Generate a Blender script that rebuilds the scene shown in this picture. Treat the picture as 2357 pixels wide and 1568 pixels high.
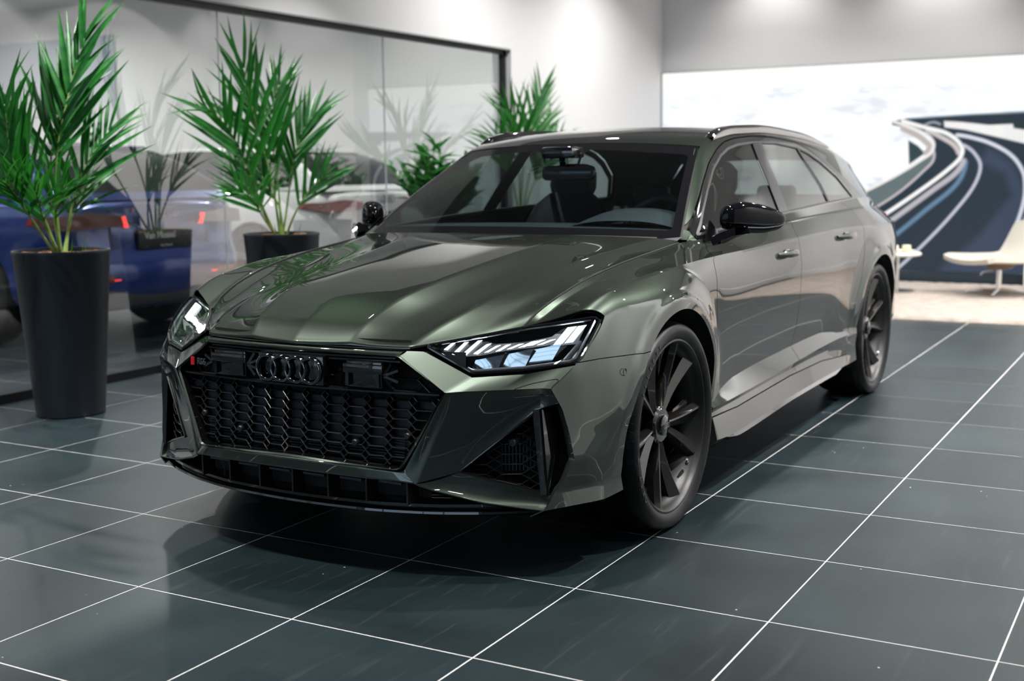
import bpy, bmesh, math, random
import numpy as np
from mathutils import Vector, Matrix

S = bpy.context.scene
for o in list(bpy.data.objects):
    bpy.data.objects.remove(o)

# ------------------------------------------------------------------ camera
cam_d = bpy.data.cameras.new('camera')
cam = bpy.data.objects.new('camera', cam_d)
S.collection.objects.link(cam)
S.camera = cam
cam_d.sensor_width = 36.0
cam_d.sensor_fit = 'HORIZONTAL'
cam_d.lens = 43.0118
CAM = (3.898018, 2.510918, 1.246069)
_R = ((-0.4936156, 0.8695977, -0.0119790), (0.1250785, 0.0573549, -0.9904876), (-0.8606387, -0.4904185, -0.1370793))
cam.matrix_world = Matrix(((_R[0][0], -_R[1][0], -_R[2][0], CAM[0]),
                           (_R[0][1], -_R[1][1], -_R[2][1], CAM[1]),
                           (_R[0][2], -_R[1][2], -_R[2][2], CAM[2]),
                           (0, 0, 0, 1)))
cam_d.dof.use_dof = True
cam_d.dof.focus_distance = 3.95
cam_d.dof.aperture_fstop = 2.6
cam_d.clip_start = 0.05

# ------------------------------------------------------------------ world, exposure
W = bpy.data.worlds.new('world')
S.world = W
W.use_nodes = True
_bg = W.node_tree.nodes['Background']
_bg.inputs[0].default_value = (0.55, 0.72, 0.90, 1)
_bg.inputs[1].default_value = 4.5
S.view_settings.view_transform = 'Standard'
S.view_settings.look = 'None'
S.view_settings.gamma = 1.0
S.view_settings.exposure = -1.15
S.view_settings.use_curve_mapping = False
S.cycles.use_denoising = True
S.cycles.use_adaptive_sampling = True
S.cycles.adaptive_threshold = 0.05
S.cycles.max_bounces = 7
S.cycles.diffuse_bounces = 3
S.cycles.glossy_bounces = 4
S.cycles.transmission_bounces = 4
S.cycles.transparent_max_bounces = 24
S.cycles.caustics_reflective = False
S.cycles.caustics_refractive = False
S.cycles.sample_clamp_indirect = 6.0

CEIL = 3.88         # ceiling height
def area_light(name, loc, size, energy, color=(1, 1, 1), rot=(0, 0, 0), size_y=None):
    d = bpy.data.lights.new(name, 'AREA')
    d.shape = 'RECTANGLE' if size_y else 'SQUARE'
    d.size = size
    if size_y:
        d.size_y = size_y
    d.energy = energy
    d.color = color
    o = bpy.data.objects.new(name, d)
    o.location = loc
    o.rotation_euler = rot
    S.collection.objects.link(o)
    return o

def disc_light(name, loc, energy, color=(1, .98, .95), size=.13, spread=math.radians(112)):
    d = bpy.data.lights.new(name, 'AREA'); d.shape = 'DISK'; d.size = size; d.energy = energy; d.color = color; d.spread = spread
    o = bpy.data.objects.new(name, d); o.location = loc; COLL.objects.link(o); return o
COLL = S.collection
# recessed downlights of the showroom ceiling
DOWN = [(x, y) for x in (-7.6, -5.3, -3.0, -.7, 1.6, 3.9, 6.2) for y in (-2.0, .5, 2.6)]
for x, y in DOWN:
    disc_light('downlight_lamp', (x, y, CEIL - .03), {-2.0: 120, .5: 95, 2.6: 270}[y] * (1 if x < 0 else (.15 if y > 2 else 1.0) if x < 2 else {-2.0: .9, .5: .35, 2.6: .1}[y]), spread=math.radians(128 if x < -5 else {-2.0: 86, .5: 96, 2.6: 118}[y]))
# wall washers in front of the mural wall
for y in (-3.4 + .0, -1.82, -.07, 1.7, 3.0):
    if y < -3.1: continue
    d = bpy.data.lights.new('wall_washer_lamp', 'SPOT'); d.energy = 130; d.spot_size = math.radians(104); d.spot_blend = .9; d.shadow_soft_size = .06; d.color = (1, .97, .93)
    o = bpy.data.objects.new('wall_washer_lamp', d); o.location = (-9.20, y, CEIL - .05); o.rotation_euler = (0, math.radians(12), 0); COLL.objects.link(o)
# lamps of the neighbouring hall
for x, y in [(x, y) for x in (-7.5, -4, -.5, 3) for y in (-5.5, -9, -13)]:
    disc_light('hall_lamp', (x, y, CEIL - .03), (210 if y > -7 else 70) if y > -12 else 330, spread=math.radians(165))

# ------------------------------------------------------------------ helpers
COL = S.collection
def mesh_obj(name, V, F, mat, parent=None, smooth=True, sharp=None, mats=None, midx=None):
    me = bpy.data.meshes.new(name)
    V = np.asarray(V, float)
    me.from_pydata(V.tolist(), [], [tuple(int(i) for i in f) for f in F])
    me.update()
    for m in (mats or [mat]):
        me.materials.append(m)
    n = len(me.polygons)
    if n:
        me.polygons.foreach_set('use_smooth', [bool(smooth)] * n)
        if midx is not None:
            me.polygons.foreach_set('material_index', list(midx))
        if smooth and sharp:
            me.set_sharp_from_angle(angle=math.radians(sharp))
    o = bpy.data.objects.new(name, me)
    COL.objects.link(o)
    if parent is not None:
        o.parent = parent
    return o
def empty(name, loc=(0, 0, 0), rz=0.0, parent=None):
    o = bpy.data.objects.new(name, None)
    o.empty_display_size = 0.1
    o.location = loc
    o.rotation_euler = (0, 0, rz)
    COL.objects.link(o)
    if parent is not None:
        o.parent = parent
    return o
def tag(o, label=None, cat=None, group=None, kind=None):
    if label: o['label'] = label
    if cat: o['category'] = cat
    if group: o['group'] = group
    if kind: o['kind'] = kind
    return o
class MB:
    """mesh builder: collects shapes and links them as one mesh object"""
    def __init__(s):
        s.v = []; s.f = []; s.m = []; s.mi = 0
    def add(s, V, F):
        b = len(s.v)
        s.v += [tuple(map(float, p)) for p in V]
        s.f += [tuple(int(i) + b for i in f) for f in F]
        s.m += [s.mi] * len(F)
        return s
    def box(s, c, d, rz=0.0, bev=0.0, M=None):
        x, y, z = d[0] / 2, d[1] / 2, d[2] / 2
        if bev <= 0:
            V = [(a * x, b * y, e * z) for a in (-1, 1) for b in (-1, 1) for e in (-1, 1)]
            F = [(0, 1, 3, 2), (4, 6, 7, 5), (0, 4, 5, 1), (2, 3, 7, 6), (0, 2, 6, 4), (1, 5, 7, 3)]
        else:
            bm = bmesh.new()
            bmesh.ops.create_cube(bm, size=1)
            for v in bm.verts:
                v.co = Vector((v.co.x * d[0], v.co.y * d[1], v.co.z * d[2]))
            bmesh.ops.bevel(bm, geom=list(bm.edges), offset=bev, segments=2, profile=0.5, affect='EDGES')
            bm.verts.index_update()
            V = [tuple(v.co) for v in bm.verts]
            F = [[v.index for v in f.verts] for f in bm.faces]
            bm.free()
        cz, sz = math.cos(rz), math.sin(rz)
        if M is None:
            V = [(c[0] + p[0] * cz - p[1] * sz, c[1] + p[0] * sz + p[1] * cz, c[2] + p[2]) for p in V]
        else:
            V = [tuple(M @ Vector(p)) for p in V]
        return s.add(V, F)
    def beam(s, a, b, w, h, up=(0, 0, 1)):
        a = np.array(a, float); b = np.array(b, float)
        d = b - a; d /= np.linalg.norm(d) + 1e-12
        u = np.array(up, float); r = np.cross(d, u)
        if np.linalg.norm(r) < 1e-6: r = np.cross(d, (1, 0, 0))
        r /= np.linalg.norm(r); u = np.cross(r, d)
        V = [p + r * i * w / 2 + u * j * h / 2 for p in (a, b) for i, j in ((-1, -1), (1, -1), (1, 1), (-1, 1))]
        return s.add(V, [(3, 2, 1, 0), (4, 5, 6, 7), (0, 1, 5, 4), (1, 2, 6, 5), (2, 3, 7, 6), (3, 0, 4, 7)])
    def tube(s, pts, r, n=10, cap=True, closed=False):
        pts = [np.array(p, float) for p in pts]
        m = len(pts)
        rs = r if hasattr(r, '__len__') else [r] * m
        V = []; prev = None
        for i, p in enumerate(pts):
            if closed: t = pts[(i + 1) % m] - pts[i - 1]
            else: t = pts[min(i + 1, m - 1)] - pts[max(i - 1, 0)]
            t = t / (np.linalg.norm(t) + 1e-12)
            if prev is None:
                a = np.array((0, 0, 1.0)) if abs(t[2]) < 0.9 else np.array((1.0, 0, 0))
                u = np.cross(t, a)
            else:
                u = prev - t * np.dot(prev, t)
            u /= np.linalg.norm(u) + 1e-12
            prev = u
            w = np.cross(t, u)
            for k in range(n):
                an = 2 * math.pi * k / n
                V.append(p + rs[i] * (u * math.cos(an) + w * math.sin(an)))
        F = []
        for i in range(m if closed else m - 1):
            for k in range(n):
                a0 = i * n + k; a1 = i * n + (k + 1) % n
                j = (i + 1) % m
                F.append((a0, a1, j * n + (k + 1) % n, j * n + k))
        if cap and not closed:
            F.append(tuple(range(n))[::-1]); F.append(tuple(range((m - 1) * n, m * n)))
        return s.add(V, F)
    def lathe(s, prof, n=48, c=(0, 0, 0), axis='z', closed=False):
        V = []
        for r, h in prof:
            for k in range(n):
                a = 2 * math.pi * k / n
                x, y = r * math.cos(a), r * math.sin(a)
                V.append({'z': (c[0] + x, c[1] + y, c[2] + h), 'y': (c[0] + x, c[1] + h, c[2] + y), 'x': (c[0] + h, c[1] + x, c[2] + y)}[axis])
        m = len(prof); F = []
        for i in range(m if closed else m - 1):
            for k in range(n):
                j = (i + 1) % m; k2 = (k + 1) % n
                F.append((i * n + k, i * n + k2, j * n + k2, j * n + k))
        return s.add(V, F)
    def grid(s, G):
        nu, nv = G.shape[:2]
        V = G.reshape(-1, 3)
        F = [(i * nv + j, i * nv + j + 1, (i + 1) * nv + j + 1, (i + 1) * nv + j) for i in range(nu - 1) for j in range(nv - 1)]
        return s.add(V, F)
    def prism(s, poly, d):
        """extrude a 3D polygon by vector d"""
        n = len(poly); d = np.array(d, float)
        V = [np.array(p, float) for p in poly] + [np.array(p, float) + d for p in poly]
        F = [tuple(range(n))[::-1], tuple(range(n, 2 * n))] + [(i, (i + 1) % n, n + (i + 1) % n, n + i) for i in range(n)]
        return s.add(V, F)
    def mirror_y(s):
        n = len(s.v)
        s.v += [(x, -y, z) for x, y, z in s.v]
        s.f += [tuple(i + n for i in f)[::-1] for f in s.f]
        s.m += s.m
        return s
    def build(s, name, mat, parent=None, smooth=True, sharp=35, mats=None):
        return mesh_obj(name, s.v, s.f, mat, parent, smooth, sharp, mats=mats, midx=s.m if mats else None)

def makima(t, P, tt):
    t = np.asarray(t, float); P = np.asarray(P, float); tt = np.asarray(tt, float)
    sh = P.shape; P = P.reshape(len(t), -1); n = len(t)
    if n == 1: return np.repeat(P, len(tt), 0).reshape((len(tt),) + sh[1:])
    h = np.diff(t)[:, None]; d = np.diff(P, axis=0) / h
    if n == 2: m = np.vstack([d, d])
    else:
        e0 = 2 * d[0] - d[1]; e00 = 2 * e0 - d[0]
        e1 = 2 * d[-1] - d[-2]; e11 = 2 * e1 - d[-1]
        D = np.vstack([e00, e0, d, e1, e11])
        w1 = np.abs(D[3:] - D[2:-1]) + np.abs(D[3:] + D[2:-1]) / 2
        w2 = np.abs(D[1:-2] - D[:-3]) + np.abs(D[1:-2] + D[:-3]) / 2
        sm = w1 + w2
        m = np.where(sm > 1e-12, (w1 * D[1:-2] + w2 * D[2:-1]) / np.where(sm > 1e-12, sm, 1), 0)
    k = np.clip(np.searchsorted(t, tt, side='right') - 1, 0, n - 2)
    hh = (t[k + 1] - t[k])[:, None]; u = ((tt - t[k])[:, None]) / hh
    r = (2 * u**3 - 3 * u**2 + 1) * P[k] + (u**3 - 2 * u**2 + u) * hh * m[k] + (-2 * u**3 + 3 * u**2) * P[k + 1] + (u**3 - u**2) * hh * m[k + 1]
    return r.reshape((len(tt),) + sh[1:])
def natural(t, P, tt):
    t = np.asarray(t, float); P = np.asarray(P, float); tt = np.asarray(tt, float)
    sh = P.shape; P = P.reshape(len(t), -1); n = len(t)
    if n < 3: return makima(t, P, tt).reshape((len(tt),) + sh[1:])
    h = np.diff(t); A = np.zeros((n, n)); B = np.zeros_like(P); A[0, 0] = A[-1, -1] = 1
    for i in range(1, n - 1):
        A[i, i - 1] = h[i - 1]; A[i, i] = 2 * (h[i - 1] + h[i]); A[i, i + 1] = h[i]
        B[i] = 6 * ((P[i + 1] - P[i]) / h[i] - (P[i] - P[i - 1]) / h[i - 1])
    Mm = np.linalg.solve(A, B)
    k = np.clip(np.searchsorted(t, tt, side='right') - 1, 0, n - 2)
    H = h[k][:, None]; a = (t[k + 1] - tt)[:, None] / H; b = 1 - a
    r = a * P[k] + b * P[k + 1] + ((a**3 - a) * Mm[k] + (b**3 - b) * Mm[k + 1]) * H * H / 6
    return r.reshape((len(tt),) + sh[1:])
def polyline(pts, n, kind='lin', par=None):
    """resample a 3D polyline to n points; par gives the parameter of each control point"""
    P = np.array(pts, float)
    t = np.array(par, float) if par is not None else np.r_[0, np.cumsum(np.linalg.norm(np.diff(P, axis=0), axis=1))]
    t = t / t[-1]
    tt = np.linspace(0, 1, n)
    if kind == 'lin': return np.stack([np.interp(tt, t, P[:, k]) for k in range(P.shape[1])], 1)
    return (natural if kind == 'nat' else makima)(t, P, tt)
def ruled(a, b, m, bulge=0.0, n_out=(1, 0, 0)):
    a = np.asarray(a); b = np.asarray(b)
    G = np.stack([a + (b - a) * k / (m - 1) for k in range(m)], 0)
    if bulge:
        for k in range(m):
            G[k] += np.array(n_out) * bulge * math.sin(math.pi * k / (m - 1))
    return G
def across(rows, per, creases=(), kind=makima):
    """rows: (R, n, 3); per: samples for each interval between rows; creases: row indices"""
    rows = np.asarray(rows, float); Rn = len(rows)
    dist = np.r_[0, np.cumsum([np.mean(np.linalg.norm(rows[i + 1] - rows[i], axis=1)) + 1e-4 for i in range(Rn - 1)])]
    cr = [0] + [c for c in creases if 0 < c < Rn - 1] + [Rn - 1]
    out = []
    for a, b in zip(cr[:-1], cr[1:]):
        tt = np.concatenate([np.linspace(dist[i], dist[i + 1], per[i], endpoint=False) for i in range(a, b)] + ([[dist[b]]] if b == Rn - 1 else []))
        out.append(kind(dist[a:b + 1], rows[a:b + 1], tt))
    return np.concatenate(out, 0)
def gridmesh(G):
    nu, nv = G.shape[:2]
    idx = np.arange(nu * nv).reshape(nu, nv)
    F = np.stack([idx[:-1, :-1], idx[:-1, 1:], idx[1:, 1:], idx[1:, :-1]], -1).reshape(-1, 4)
    return G.reshape(-1, 3).copy(), [tuple(f) for f in F]
def clip(V, F, fv):
    """keep the part of the mesh where fv > 0, cutting faces along fv = 0"""
    V = np.asarray(V, float); fv = np.asarray(fv, float)
    newV = []; cache = {}; out = []; nV = len(V)
    pos = fv > 0
    for f in F:
        k = sum(pos[i] for i in f)
        if k == len(f): out.append(f); continue
        if k == 0: continue
        poly = []
        for a, b in zip(f, f[1:] + f[:1]):
            if pos[a]: poly.append(a)
            if pos[a] != pos[b]:
                key = (a, b) if a < b else (b, a)
                if key not in cache:
                    t = fv[key[0]] / (fv[key[0]] - fv[key[1]])
                    newV.append(V[key[0]] + t * (V[key[1]] - V[key[0]]))
                    cache[key] = nV + len(newV) - 1
                poly.append(cache[key])
        if len(poly) >= 3: out.append(tuple(poly))
    VV = np.vstack([V, np.array(newV)]) if newV else V
    used = sorted({i for f in out for i in f})
    mp = {o: n for n, o in enumerate(used)}
    return VV[used] if used else np.zeros((0, 3)), [tuple(mp[i] for i in f) for f in out]
def sdf_poly(px, py, poly):
    """signed distance to a 2D polygon, positive inside"""
    px = np.asarray(px); py = np.asarray(py); d = np.full(px.shape, 1e9); ins = np.zeros(px.shape, bool)
    n = len(poly)
    for i in range(n):
        x0, y0 = poly[i]; x1, y1 = poly[(i + 1) % n]
        ex, ey = x1 - x0, y1 - y0
        t = np.clip(((px - x0) * ex + (py - y0) * ey) / (ex * ex + ey * ey + 1e-18), 0, 1)
        d = np.minimum(d, np.hypot(px - x0 - t * ex, py - y0 - t * ey))
        c = (y0 > py) != (y1 > py)
        with np.errstate(divide='ignore', invalid='ignore'):
            xi = (x1 - x0) * (py - y0) / (y1 - y0 if y1 != y0 else 1e-18) + x0
        ins ^= c & (px < xi)
    return np.where(ins, d, -d)
def sst(a, b, x):
    t = np.clip((np.asarray(x, float) - a) / (b - a), 0, 1)
    return t * t * (3 - 2 * t)
def normals(V, F):
    V = np.asarray(V, float); N = np.zeros_like(V)
    by = {}
    for f in F: by.setdefault(len(f), []).append(f)
    for k, fs in by.items():
        A = np.array(fs); n = np.cross(V[A[:, 1]] - V[A[:, 0]], V[A[:, 2]] - V[A[:, 0]])
        for c in range(k): np.add.at(N, A[:, c], n)
    return N / (np.linalg.norm(N, axis=1)[:, None] + 1e-12)
def thicken(V, F, t, out=None):
    """give a panel real thickness: push a copy along -normal and close its rim. out: a point the front must face"""
    V = np.asarray(V, float)
    N = normals(V, F)
    if out is not None:
        if np.sum(N * (np.array(out) - V.mean(0))) < 0:
            F = [f[::-1] for f in F]; N = -N
    n = len(V); cnt = {}
    for f in F:
        for a, b in zip(f, f[1:] + f[:1]):
            cnt[(a, b)] = cnt.get((a, b), 0) + 1
    rim = [(a, b) for (a, b) in cnt if (b, a) not in cnt]
    V2 = np.vstack([V, V - N * t])
    F2 = list(F) + [tuple(i + n for i in f[::-1]) for f in F] + [(b, a, a + n, b + n) for a, b in rim]
    return V2, F2
def flipy(V, F):
    V = np.array(V, float); V[:, 1] *= -1
    return V, [f[::-1] for f in F]

# ------------------------------------------------------------------ materials
def mat(name, color=(0.5, 0.5, 0.5), rough=0.5, metal=0.0, coat=0.0, coat_rough=0.03, spec=0.5, emis=None, emis_s=1.0, ior=None, sheen=0.0):
    m = bpy.data.materials.new(name); m.use_nodes = True
    b = m.node_tree.nodes['Principled BSDF']
    b.inputs['Base Color'].default_value = (*color, 1)
    b.inputs['Roughness'].default_value = rough
    b.inputs['Metallic'].default_value = metal
    b.inputs['Coat Weight'].default_value = coat
    b.inputs['Coat Roughness'].default_value = coat_rough
    b.inputs['Specular IOR Level'].default_value = spec
    b.inputs['Sheen Weight'].default_value = sheen
    if ior: b.inputs['IOR'].default_value = ior
    if emis:
        b.inputs['Emission Color'].default_value = (*emis, 1)
        b.inputs['Emission Strength'].default_value = emis_s
    return m
def nd(m, t, **kw):
    n = m.node_tree.nodes.new(t)
    for k, v in kw.items(): setattr(n, k, v)
    return n
def ln(m, a, b): m.node_tree.links.new(a, b)
def bsdf(m): return m.node_tree.nodes['Principled BSDF']
def noise_color(m, c1, c2, scale=5.0, detail=4.0, lo=0.35, hi=0.65, coord='Object', vec_scale=None):
    tc = nd(m, 'ShaderNodeTexCoord'); nz = nd(m, 'ShaderNodeTexNoise'); cr = nd(m, 'ShaderNodeValToRGB')
    nz.inputs['Scale'].default_value = scale; nz.inputs['Detail'].default_value = detail
    src = tc.outputs[coord]
    if vec_scale:
        mp = nd(m, 'ShaderNodeMapping'); mp.inputs['Scale'].default_value = vec_scale
        ln(m, src, mp.inputs['Vector']); src = mp.outputs[0]
    ln(m, src, nz.inputs['Vector'])
    cr.color_ramp.elements[0].position = lo; cr.color_ramp.elements[1].position = hi
    cr.color_ramp.elements[0].color = (*c1, 1); cr.color_ramp.elements[1].color = (*c2, 1)
    ln(m, nz.outputs['Fac'], cr.inputs[0]); ln(m, cr.outputs[0], bsdf(m).inputs['Base Color'])
    return cr, nz, src
def bump(m, scale=200.0, strength=0.1, dist=0.002, coord='Object', detail=3.0, vec_scale=None):
    tc = nd(m, 'ShaderNodeTexCoord'); nz = nd(m, 'ShaderNodeTexNoise'); bp = nd(m, 'ShaderNodeBump')
    nz.inputs['Scale'].default_value = scale; nz.inputs['Detail'].default_value = detail
    bp.inputs['Strength'].default_value = strength; bp.inputs['Distance'].default_value = dist
    src = tc.outputs[coord]
    if vec_scale:
        mp = nd(m, 'ShaderNodeMapping'); mp.inputs['Scale'].default_value = vec_scale
        ln(m, src, mp.inputs['Vector']); src = mp.outputs[0]
    ln(m, src, nz.inputs['Vector']); ln(m, nz.outputs['Fac'], bp.inputs['Height']); ln(m, bp.outputs[0], bsdf(m).inputs['Normal'])
    return bp
def glass_mat(name, tint=(1, 1, 1), refl=1.0, f0=0.08, rough=0.0):
    """thin pane: angle-dependent (Schlick) reflection over tinted straight-through transmission"""
    m = bpy.data.materials.new(name); m.use_nodes = True
    nt = m.node_tree; nt.nodes.remove(nt.nodes['Principled BSDF'])
    out = nt.nodes['Material Output']
    tr = nd(m, 'ShaderNodeBsdfTransparent'); gl = nd(m, 'ShaderNodeBsdfGlossy'); mx = nd(m, 'ShaderNodeMixShader')
    tr.inputs[0].default_value = (*tint, 1); gl.inputs['Roughness'].default_value = rough
    gl.inputs[0].default_value = (refl, refl, refl, 1)
    lw = nd(m, 'ShaderNodeLayerWeight'); lw.inputs['Blend'].default_value = 0.5
    pw = nd(m, 'ShaderNodeMath', operation='POWER'); pw.inputs[1].default_value = 5
    ma = nd(m, 'ShaderNodeMath', operation='MULTIPLY_ADD', use_clamp=True)
    ma.inputs[1].default_value = 1 - f0; ma.inputs[2].default_value = f0
    ln(m, lw.outputs['Facing'], pw.inputs[0]); ln(m, pw.outputs[0], ma.inputs[0])
    ln(m, ma.outputs[0], mx.inputs[0]); ln(m, tr.outputs[0], mx.inputs[1]); ln(m, gl.outputs[0], mx.inputs[2])
    ln(m, mx.outputs[0], out.inputs['Surface'])
    return m
# ------------------------------------------------------------------ room materials
M_wall = mat('white_wall_paint', (0.80, 0.80, 0.81), 0.6); bump(M_wall, 60, 0.03, 0.002)
M_ceil = mat('ceiling_paint', (0.20, 0.20, 0.21), 0.8)
M_hall = mat('hall_wall_paint', (0.74, 0.75, 0.75), 0.6)
M_grout = mat('pale_grout', (0.62, 0.61, 0.60), 0.85)
M_frame = mat('dark_frame', (0.012, 0.014, 0.016), 0.4, metal=.4)
M_pane = glass_mat('partition_glass', (0.90, 0.93, 0.92), f0=.20)
M_base = mat('white_skirting', (0.82, 0.82, 0.80), .35)
def tile_mat():
    m = mat('dark_slate_tile', (.022, .027, .031), .30, spec=.38)
    b = bsdf(m)
    tc = nd(m, 'ShaderNodeTexCoord'); oi = nd(m, 'ShaderNodeObjectInfo'); ge = nd(m, 'ShaderNodeNewGeometry')
    n1 = nd(m, 'ShaderNodeTexNoise'); n1.inputs['Scale'].default_value = 2.2; n1.inputs['Detail'].default_value = 6; ln(m, ge.outputs['Position'], n1.inputs['Vector'])
    cr = nd(m, 'ShaderNodeValToRGB'); cr.color_ramp.elements[0].position = .3; cr.color_ramp.elements[1].position = .75
    cr.color_ramp.elements[0].color = (.0038, .0095, .0120, 1); cr.color_ramp.elements[1].color = (.0088, .0180, .0220, 1)
    ln(m, n1.outputs['Fac'], cr.inputs[0])
    hv = nd(m, 'ShaderNodeHueSaturation'); mr = nd(m, 'ShaderNodeMapRange'); mr.inputs['To Min'].default_value = .8; mr.inputs['To Max'].default_value = 1.25
    ln(m, oi.outputs['Random'], mr.inputs[0]); ln(m, mr.outputs[0], hv.inputs['Value']); ln(m, cr.outputs[0], hv.inputs['Color'])
    # dust specks and scuffs
    vo = nd(m, 'ShaderNodeTexVoronoi'); vo.inputs['Scale'].default_value = 16; ln(m, ge.outputs['Position'], vo.inputs['Vector'])
    lt = nd(m, 'ShaderNodeMath', operation='LESS_THAN'); lt.inputs[1].default_value = .05; ln(m, vo.outputs['Distance'], lt.inputs[0])
    n2 = nd(m, 'ShaderNodeTexNoise'); n2.inputs['Scale'].default_value = 1.7; n2.inputs['Detail'].default_value = 3; ln(m, ge.outputs['Position'], n2.inputs['Vector'])
    g2 = nd(m, 'ShaderNodeMath', operation='GREATER_THAN'); g2.inputs[1].default_value = .56; ln(m, n2.outputs['Fac'], g2.inputs[0])
    mu = nd(m, 'ShaderNodeMath', operation='MULTIPLY'); ln(m, lt.outputs[0], mu.inputs[0]); ln(m, g2.outputs[0], mu.inputs[1])
    mp = nd(m, 'ShaderNodeMapping'); mp.inputs['Rotation'].default_value = (0, 0, .25); mp.inputs['Scale'].default_value = (2.2, 26, 1); ln(m, ge.outputs['Position'], mp.inputs['Vector'])
    n3 = nd(m, 'ShaderNodeTexNoise'); n3.inputs['Scale'].default_value = 1.0; n3.inputs['Detail'].default_value = 8; n3.inputs['Roughness'].default_value = .7; ln(m, mp.outputs[0], n3.inputs['Vector'])
    c3 = nd(m, 'ShaderNodeValToRGB'); c3.color_ramp.elements[0].position = .56; c3.color_ramp.elements[1].position = .80; c3.color_ramp.elements[1].color = (.35, .35, .35, 1)
    ln(m, n3.outputs['Fac'], c3.inputs[0])
    ad = nd(m, 'ShaderNodeMath', operation='MAXIMUM'); ln(m, mu.outputs[0], ad.inputs[0]); ln(m, c3.outputs[0], ad.inputs[1])
    mx = nd(m, 'ShaderNodeMix', data_type='RGBA'); mx.inputs[7].default_value = (.10, .10, .10, 1); ln(m, hv.outputs[0], mx.inputs[6])
    m4 = nd(m, 'ShaderNodeMath', operation='MULTIPLY'); m4.inputs[1].default_value = .75; ln(m, ad.outputs[0], m4.inputs[0]); ln(m, m4.outputs[0], mx.inputs[0])
    ln(m, mx.outputs[2], b.inputs['Base Color'])
    sx = nd(m, 'ShaderNodeMix', data_type='RGBA'); sx.inputs[7].default_value = (.42, .41, .38, 1); ln(m, mu.outputs[0], sx.inputs[0]); ln(m, mx.outputs[2], sx.inputs[6]); ln(m, sx.outputs[2], b.inputs['Base Color'])
    rr_ = nd(m, 'ShaderNodeMapRange'); rr_.inputs['To Min'].default_value = .33; rr_.inputs['To Max'].default_value = .46; ln(m, n1.outputs['Fac'], rr_.inputs[0]); ln(m, rr_.outputs[0], b.inputs['Roughness'])
    n5 = nd(m, 'ShaderNodeTexNoise'); n5.inputs['Scale'].default_value = 45; n5.inputs['Detail'].default_value = 4; ln(m, ge.outputs['Position'], n5.inputs['Vector'])
    bp = nd(m, 'ShaderNodeBump'); bp.inputs['Strength'].default_value = .12; bp.inputs['Distance'].default_value = .003; ln(m, n5.outputs['Fac'], bp.inputs['Height']); ln(m, bp.outputs[0], b.inputs['Normal'])
    return m
M_tile = tile_mat()
# ------------------------------------------------------------------ floor
TP = 0.597019; YAW = 0.0053648; T0 = (1.332045, -0.277494)
eA = (-math.sin(YAW), math.cos(YAW)); eB = (-math.cos(YAW), -math.sin(YAW))
XMIN, XMAX, YL, YR, YFAR = -9.77, 8.2, -3.2, 3.4, -16.0
floor = mesh_obj('floor', [(XMIN - .2, YFAR - .2, -.0007), (XMAX + .2, YFAR - .2, -.0007), (XMAX + .2, YR + .2, -.0007), (XMIN - .2, YR + .2, -.0007)], [(0, 1, 2, 3)], M_grout, smooth=False)
tag(floor, kind='structure')
_h = TP / 2 - .0021
mb = MB(); mb.box((0, 0, -.0045), (2 * _h, 2 * _h, .009), bev=.0005)
tile_me = mb.build('tile', M_tile, None, smooth=False).data
bpy.data.objects.remove(bpy.data.objects['tile'])
_Ri = np.array(_R); _C = np.array(CAM)
cand = []
for ia in range(-27, 8):
    for ib in range(-13, 20):
        cx = T0[0] + (ia + .5) * TP * eA[0] + (ib + .5) * TP * eB[0]; cy = T0[1] + (ia + .5) * TP * eA[1] + (ib + .5) * TP * eB[1]
        if not (XMIN < cx < XMAX + .3 and YFAR < cy < YR + .2): continue
        q = _Ri @ (np.array((cx, cy, 0)) - _C)
        vis = q[2] > .3
        sz = -1e9
        if vis:
            u, v = 1178.5 + 2816 * q[0] / q[2], 784 + 2816 * q[1] / q[2]
            m_ = 2816 * .45 / q[2]
            if -m_ < u < 2357 + m_ and -m_ < v < 1568 + m_: sz = 1 / q[2] - (.5 if cy < -3.4 else 0)
        cand.append((sz, cx, cy))
cand.sort(key=lambda c: -c[0])
rest = MB()
for k, (sz, cx, cy) in enumerate(cand):
    if k < 290 and sz > -1e8:
        o = bpy.data.objects.new('tile', tile_me); o.location = (cx, cy, 0); o.rotation_euler = (0, 0, YAW); COL.objects.link(o); o.parent = floor
    else:
        rest.box((cx, cy, -.0045), (2 * _h, 2 * _h, .009), rz=YAW)
tag(rest.build('far_tiles', M_tile, floor, smooth=False), kind='stuff')

# ------------------------------------------------------------------ walls
def wall(name, boxes, m=M_wall):
    mb = MB()
    for c, d in boxes: mb.box(c, d)
    return tag(mb.build(name, m, None, smooth=False), kind='structure')
GT, GX0, GX1 = 2.365, -6.17, 7.9         # glazed opening in the left wall
wall('wall_left', [(((XMIN + GX0) / 2, -3.3, CEIL / 2), (GX0 - XMIN, .2, CEIL)), (((GX0 + GX1) / 2, -3.3, (CEIL + GT) / 2), (GX1 - GX0, .2, CEIL - GT)), (((GX1 + XMAX) / 2, -3.3, CEIL / 2), (XMAX - GX1, .2, CEIL))])
wall('wall_back', [((XMIN - .1, (YR - 3.2) / 2, CEIL / 2), (.2, YR + 3.2, CEIL))])
wall('wall_back_added', [((XMIN + .17, (YR + .90) / 2, CEIL / 2), (.34, YR - .90, CEIL))])  # unseen white wall block, added for its reflection in the glass partition
wall('wall_right', [(((XMIN + 1.3) / 2 - .1, YR + .1, CEIL / 2), (1.3 - XMIN + .2, .2, CEIL))])
wall('wall_right_added_dark', [(((XMAX + 1.3) / 2 + .1, YR + .1, CEIL / 2), (XMAX - 1.3 + .2, .2, CEIL))], mat('added_dark_wall', (.035, .038, .042), .6))  # unseen wall stretch, made dark so the car mirror reflects black
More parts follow.
